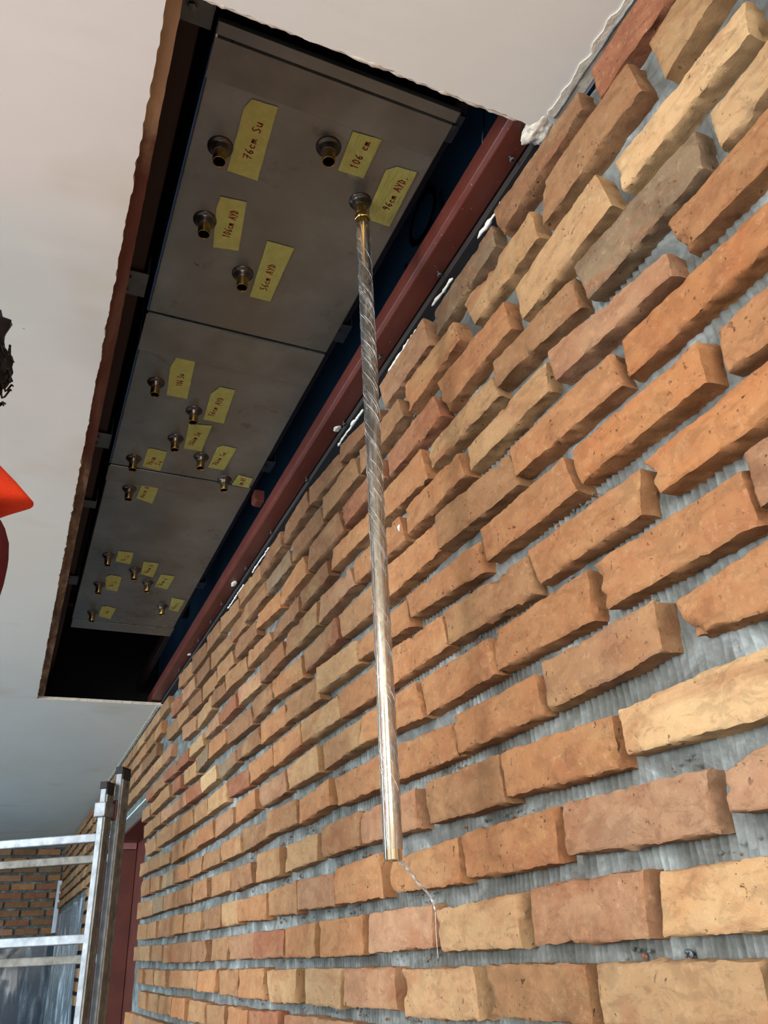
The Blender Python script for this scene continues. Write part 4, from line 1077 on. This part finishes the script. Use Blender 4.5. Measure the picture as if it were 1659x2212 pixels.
# ---------------- work platform and the person standing on it
PZ = -0.85
WP = empty('work_platform', (-0.25, 1.15, -1.3), 'low aluminium work platform under the person in the orange vest', 'platform')
def wp(o): o.location = Vector(o.location) - Vector((-0.25, 1.15, -1.3)); return o
for i in range(4): wp(MB().box(-0.47, -0.05, 0.74 + 0.205 * i, 0.94 + 0.205 * i, PZ - 0.03, PZ).build('deck_board', M['alu_rough'], WP, bevel=0.003))
for x in (-0.45, -0.07):
    for y in (0.77, 1.53): wp(MB().box(x - 0.015, x + 0.015, y - 0.015, y + 0.015, -1.3, PZ - 0.03).build('leg', M['alu'], WP))
PE = empty('person', (-0.25, 1.15, PZ), 'person in an orange vest over a maroon jumper, seen from behind at the left edge', 'person')
PO = Vector((-0.305, 1.15, PZ + 0.004))
def skin(name, vs, es, rs, mat, sub=2, root=0):
    me = bpy.data.meshes.new(name); me.from_pydata([tuple(Vector(v)) for v in vs], es, []); me.update()
    o = link(name, me, mat, PE); o.location = PO - Vector((-0.25, 1.15, PZ))
    sk = o.modifiers.new('skin', 'SKIN'); sk.use_smooth_shade = True
    for i, r in enumerate(rs):
        d = me.skin_vertices[0].data[i]; d.radius = r if isinstance(r, tuple) else (r, r); d.use_root = (i == root)
    s = o.modifiers.new('sub', 'SUBSURF'); s.levels = sub; s.render_levels = sub
    return o
# local frame: x right, y forward (the person faces away from the viewer), z up from the feet
V = [(0, 0, .93), (0, -.01, 1.08), (0, -.01, 1.24), (0, -.005, 1.37), (.005, 0, 1.46), (.030, .01, 1.53), (.052, .02, 1.60), (.066, .02, 1.68)]
E_ = [(i, i + 1) for i in range(7)]; Rr = [(.15, .11), (.13, .095), (.15, .10), (.145, .085), (.062, .062), (.056, .058), (.082, .098), (.070, .088)]
def add(pts, rads, frm):
    for i, (p, r) in enumerate(zip(pts, rads)):
        V.append(p); Rr.append(r); E_.append((frm if i == 0 else len(V) - 2, len(V) - 1))
    return len(V) - 1
for s in (1, -1):
    h = add([(s * .165, -.005, 1.38), (s * .172, -.02, 1.22), (s * .160, -.015, 1.10), (s * .150, .03, .98), (s * .150, .06, .87)], [.052, .044, .038, .036, .028], 3)
    palm = add([(s * .150, .07, .82), (s * .150, .078, .785)], [(.034, .018), (.034, .016)], h)
    for k, ln in enumerate((.030, .036, .034, .027)):
        y0 = .052 + .018 * k
        add([(s * .148, y0, .765), (s * .143, y0 + .002, .765 - ln), (s * .132, y0 + .004, .765 - ln * 1.8)], [.0095, .0088, .0078], palm)
    add([(s * .143, .105, .80), (s * .135, .118, .775)], [.011, .009], palm)
    add([(s * .09, 0, .86), (s * .10, .01, .50), (s * .10, -.01, .12), (s * .10, -.02, .05), (s * .105, .10, .03)], [.082, .056, .042, .038, .030], 0)
skin('body', V, E_, Rr, M['skin'])
sv = [(0, -.01, 1.00), (0, -.01, 1.12), (0, -.01, 1.26), (0, -.005, 1.385), (0, 0, 1.45)]
se = [(0, 1), (1, 2), (2, 3), (3, 4)]; sr = [(.165, .125), (.150, .112), (.163, .115), (.155, .098), (.075, .075)]
for s in (1, -1):
    base_ = len(sv); pts = [(s * .200, -.005, 1.385), (s * .200, -.014, 1.32), (s * .182, -.02, 1.22), (s * .160, -.012, 1.10), (s * .150, .03, .98), (s * .150, .055, .90)]
    rad = [.066, .060, .054, .047, .043, .038]
    for i, p in enumerate(pts): sv.append(p); sr.append(rad[i]); se.append((3 if i == 0 else base_ + i - 1, base_ + i))
skin('jumper', sv, se, sr, M['maroon'])
tv = [(0, 0, .98), (0, 0, .90)]; te = [(0, 1)]; tr_ = [(.155, .118), (.150, .115)]
for s in (1, -1):
    b0 = len(tv)
    for i, (p, r) in enumerate(zip([(s * .09, 0, .84), (s * .10, .01, .50), (s * .10, -.01, .14)], [.095, .070, .062])): tv.append(p); tr_.append(r); te.append((1 if i == 0 else b0 + i - 1, b0 + i))
skin('trousers', tv, te, tr_, M['trouser'])
for s in (1, -1): skin('boot', [(s * .10, -.045, .05), (s * .10, 0, .05), (s * .105, .09, .035), (s * .108, .16, .03)], [(0, 1), (1, 2), (2, 3)], [.044, .048, .040, .034], M['boot'])
# vest: shell round the torso with arm openings and shoulder caps
def vest():
    N = 64; prof = [(.93, .190, .150), (1.00, .186, .148), (1.10, .182, .142), (1.20, .184, .140), (1.28, .186, .136), (1.34, .190, .128), (1.39, .196, .118), (1.422, .204, .112), (1.437, .240, .070), (1.443, .262, .045), (1.462, .238, .062), (1.482, .212, .088), (1.502, .160, .082), (1.515, .110, .078), (1.520, .082, .074)]
    vs = []; fs = []
    for z, rx, ry in prof:
        for i in range(N):
            a = 2 * math.pi * i / N; c, s = math.cos(a), math.sin(a); e = 0.8
            vs.append((rx * math.copysign(abs(c) ** e, c), -.005 + ry * math.copysign(abs(s) ** e, s) + .004 * fbm((c, s, z), 5, 1), z))
    for j in range(len(prof) - 1):
        for i in range(N):
            a = 2 * math.pi * (i + .5) / N; side = min(abs(a), abs(a - math.pi), abs(a - 2 * math.pi)); zc = (prof[j][0] + prof[j + 1][0]) / 2
            if 1.19 < zc < 1.415 and side < 0.62 * math.sin(min(1, (zc - 1.17) / .12) * math.pi / 2): continue
            if abs(a - math.pi / 2) < 0.05 and zc < 1.43: continue
            fs.append((j * N + i, j * N + (i + 1) % N, (j + 1) * N + (i + 1) % N, (j + 1) * N + i))
    o = link('vest', pyd(vs, fs), M['vest'], PE, smooth=True); o.location = PO - Vector((-0.25, 1.15, PZ))
    sd = o.modifiers.new('solid', 'SOLIDIFY'); sd.thickness = 0.005; sd.offset = 1
    for s in (1, -1):      # binding round each arm opening
        ps = []
        for k in range(25):
            t = 2 * math.pi * k / 24; yy = .078 * math.cos(t); zz = 1.30 + .118 * math.sin(t)
            xx = s * (.200 - 0.9 * max(0, abs(yy) - .02) ** 1.3 - (0 if zz > 1.35 else .012))
            ps.append(PO - Vector((-0.25, 1.15, PZ)) + Vector((xx, -.005 + yy, zz)))
        MB().tube(ps, .0085, 8, caps=False).build('vest_binding', M['vest_trim'], o, smooth=True).location = -o.location
    for z in (1.02,):
        ps = [PO - Vector((-0.25, 1.15, PZ)) + Vector((.197 * math.copysign(abs(math.cos(t)) ** .8, math.cos(t)), -.005 + .159 * math.copysign(abs(math.sin(t)) ** .8, math.sin(t)), z)) for t in [2 * math.pi * i / 48 for i in range(49)]]
        mm = MB()
        for p, q in zip(ps[:-1], ps[1:]):
            o4 = (p - ps[0]) ; n_ = Vector((p.x, p.y, 0)).normalized() * 0.002
            mm.add([p + n_ - Vector((0, 0, .025)), q + n_ - Vector((0, 0, .025)), q + n_ + Vector((0, 0, .025)), p + n_ + Vector((0, 0, .025))], [(0, 1, 2, 3)])
        mm.build('reflective_band', M['white_metal'], o).location = -o.location
vest()
def blob(name, c, r, mat, amp=0.0, fs_=8, sub=3, seed=0, parent=PE):
    bm_ = bmesh.new(); bmesh.ops.create_icosphere(bm_, subdivisions=sub, radius=1); vs = []
    for w_ in bm_.verts:
        k = 1 + amp * fbm(w_.co, fs_, seed, 3); vs.append((c[0] + w_.co.x * r[0] * k, c[1] + w_.co.y * r[1] * k, c[2] + w_.co.z * r[2] * k))
    f = [tuple(w_.index for w_ in q.verts) for q in bm_.faces]; bm_.free()
    o = MB().add(vs, f).build(name, mat, parent, smooth=True); o.location = PO - Vector((-0.25, 1.15, PZ)); return o
hr = blob('hair', (.072, -.012, 1.660), (.120, .122, .118), M['hair'], 0.22, 3.2, 5)
m = MB(); rnd = random.Random(9)
for k in range(260):                       # loose curls
    th = rnd.uniform(0, 2 * math.pi); ph = rnd.uniform(-0.5, 1.4)
    d = Vector((math.cos(th) * math.cos(ph), math.sin(th) * math.cos(ph), math.sin(ph)))
    if d.y > 0.55 and d.z < 0.45: continue
    c = Vector((.072, -.012, 1.660)) + Vector((d.x * .116, d.y * .116, d.z * .112)); a = d.orthogonal().normalized(); b_ = d.cross(a); r = rnd.uniform(.008, .014)
    m.tube([c + a * (r * math.cos(t * .9)) + b_ * (r * math.sin(t * .9)) + d * (.002 * t) - Vector((0, 0, .0015 * t)) for t in range(10)], .0016, 5)
q = m.build('curls', M['hair'], hr, kind='stuff', smooth=True)
for s in (1, -1):
    blob('eye', (.058 + s * .032, .098, 1.645), (.012, .009, .009), M['eye'], sub=2); blob('ear', (.058 + s * .082, .015, 1.635), (.010, .020, .030), M['skin'], sub=2)
    blob('iris', (.058 + s * .032, .1065, 1.645), (.005, .002, .005), M['boot'], sub=2)
blob('nose', (.056, .118, 1.620), (.013, .018, .022), M['skin'], sub=2); blob('mouth', (.052, .104, 1.583), (.024, .008, .007), M['vest_trim'] and simple('lips', srgb(150, 84, 76), 0.5), sub=2)

# ---------------- raise everything so that the floor is at z = 0
for o in list(SC.objects):
    if o.parent is None and o.type in ('MESH', 'EMPTY'): o.location.z += LIFT
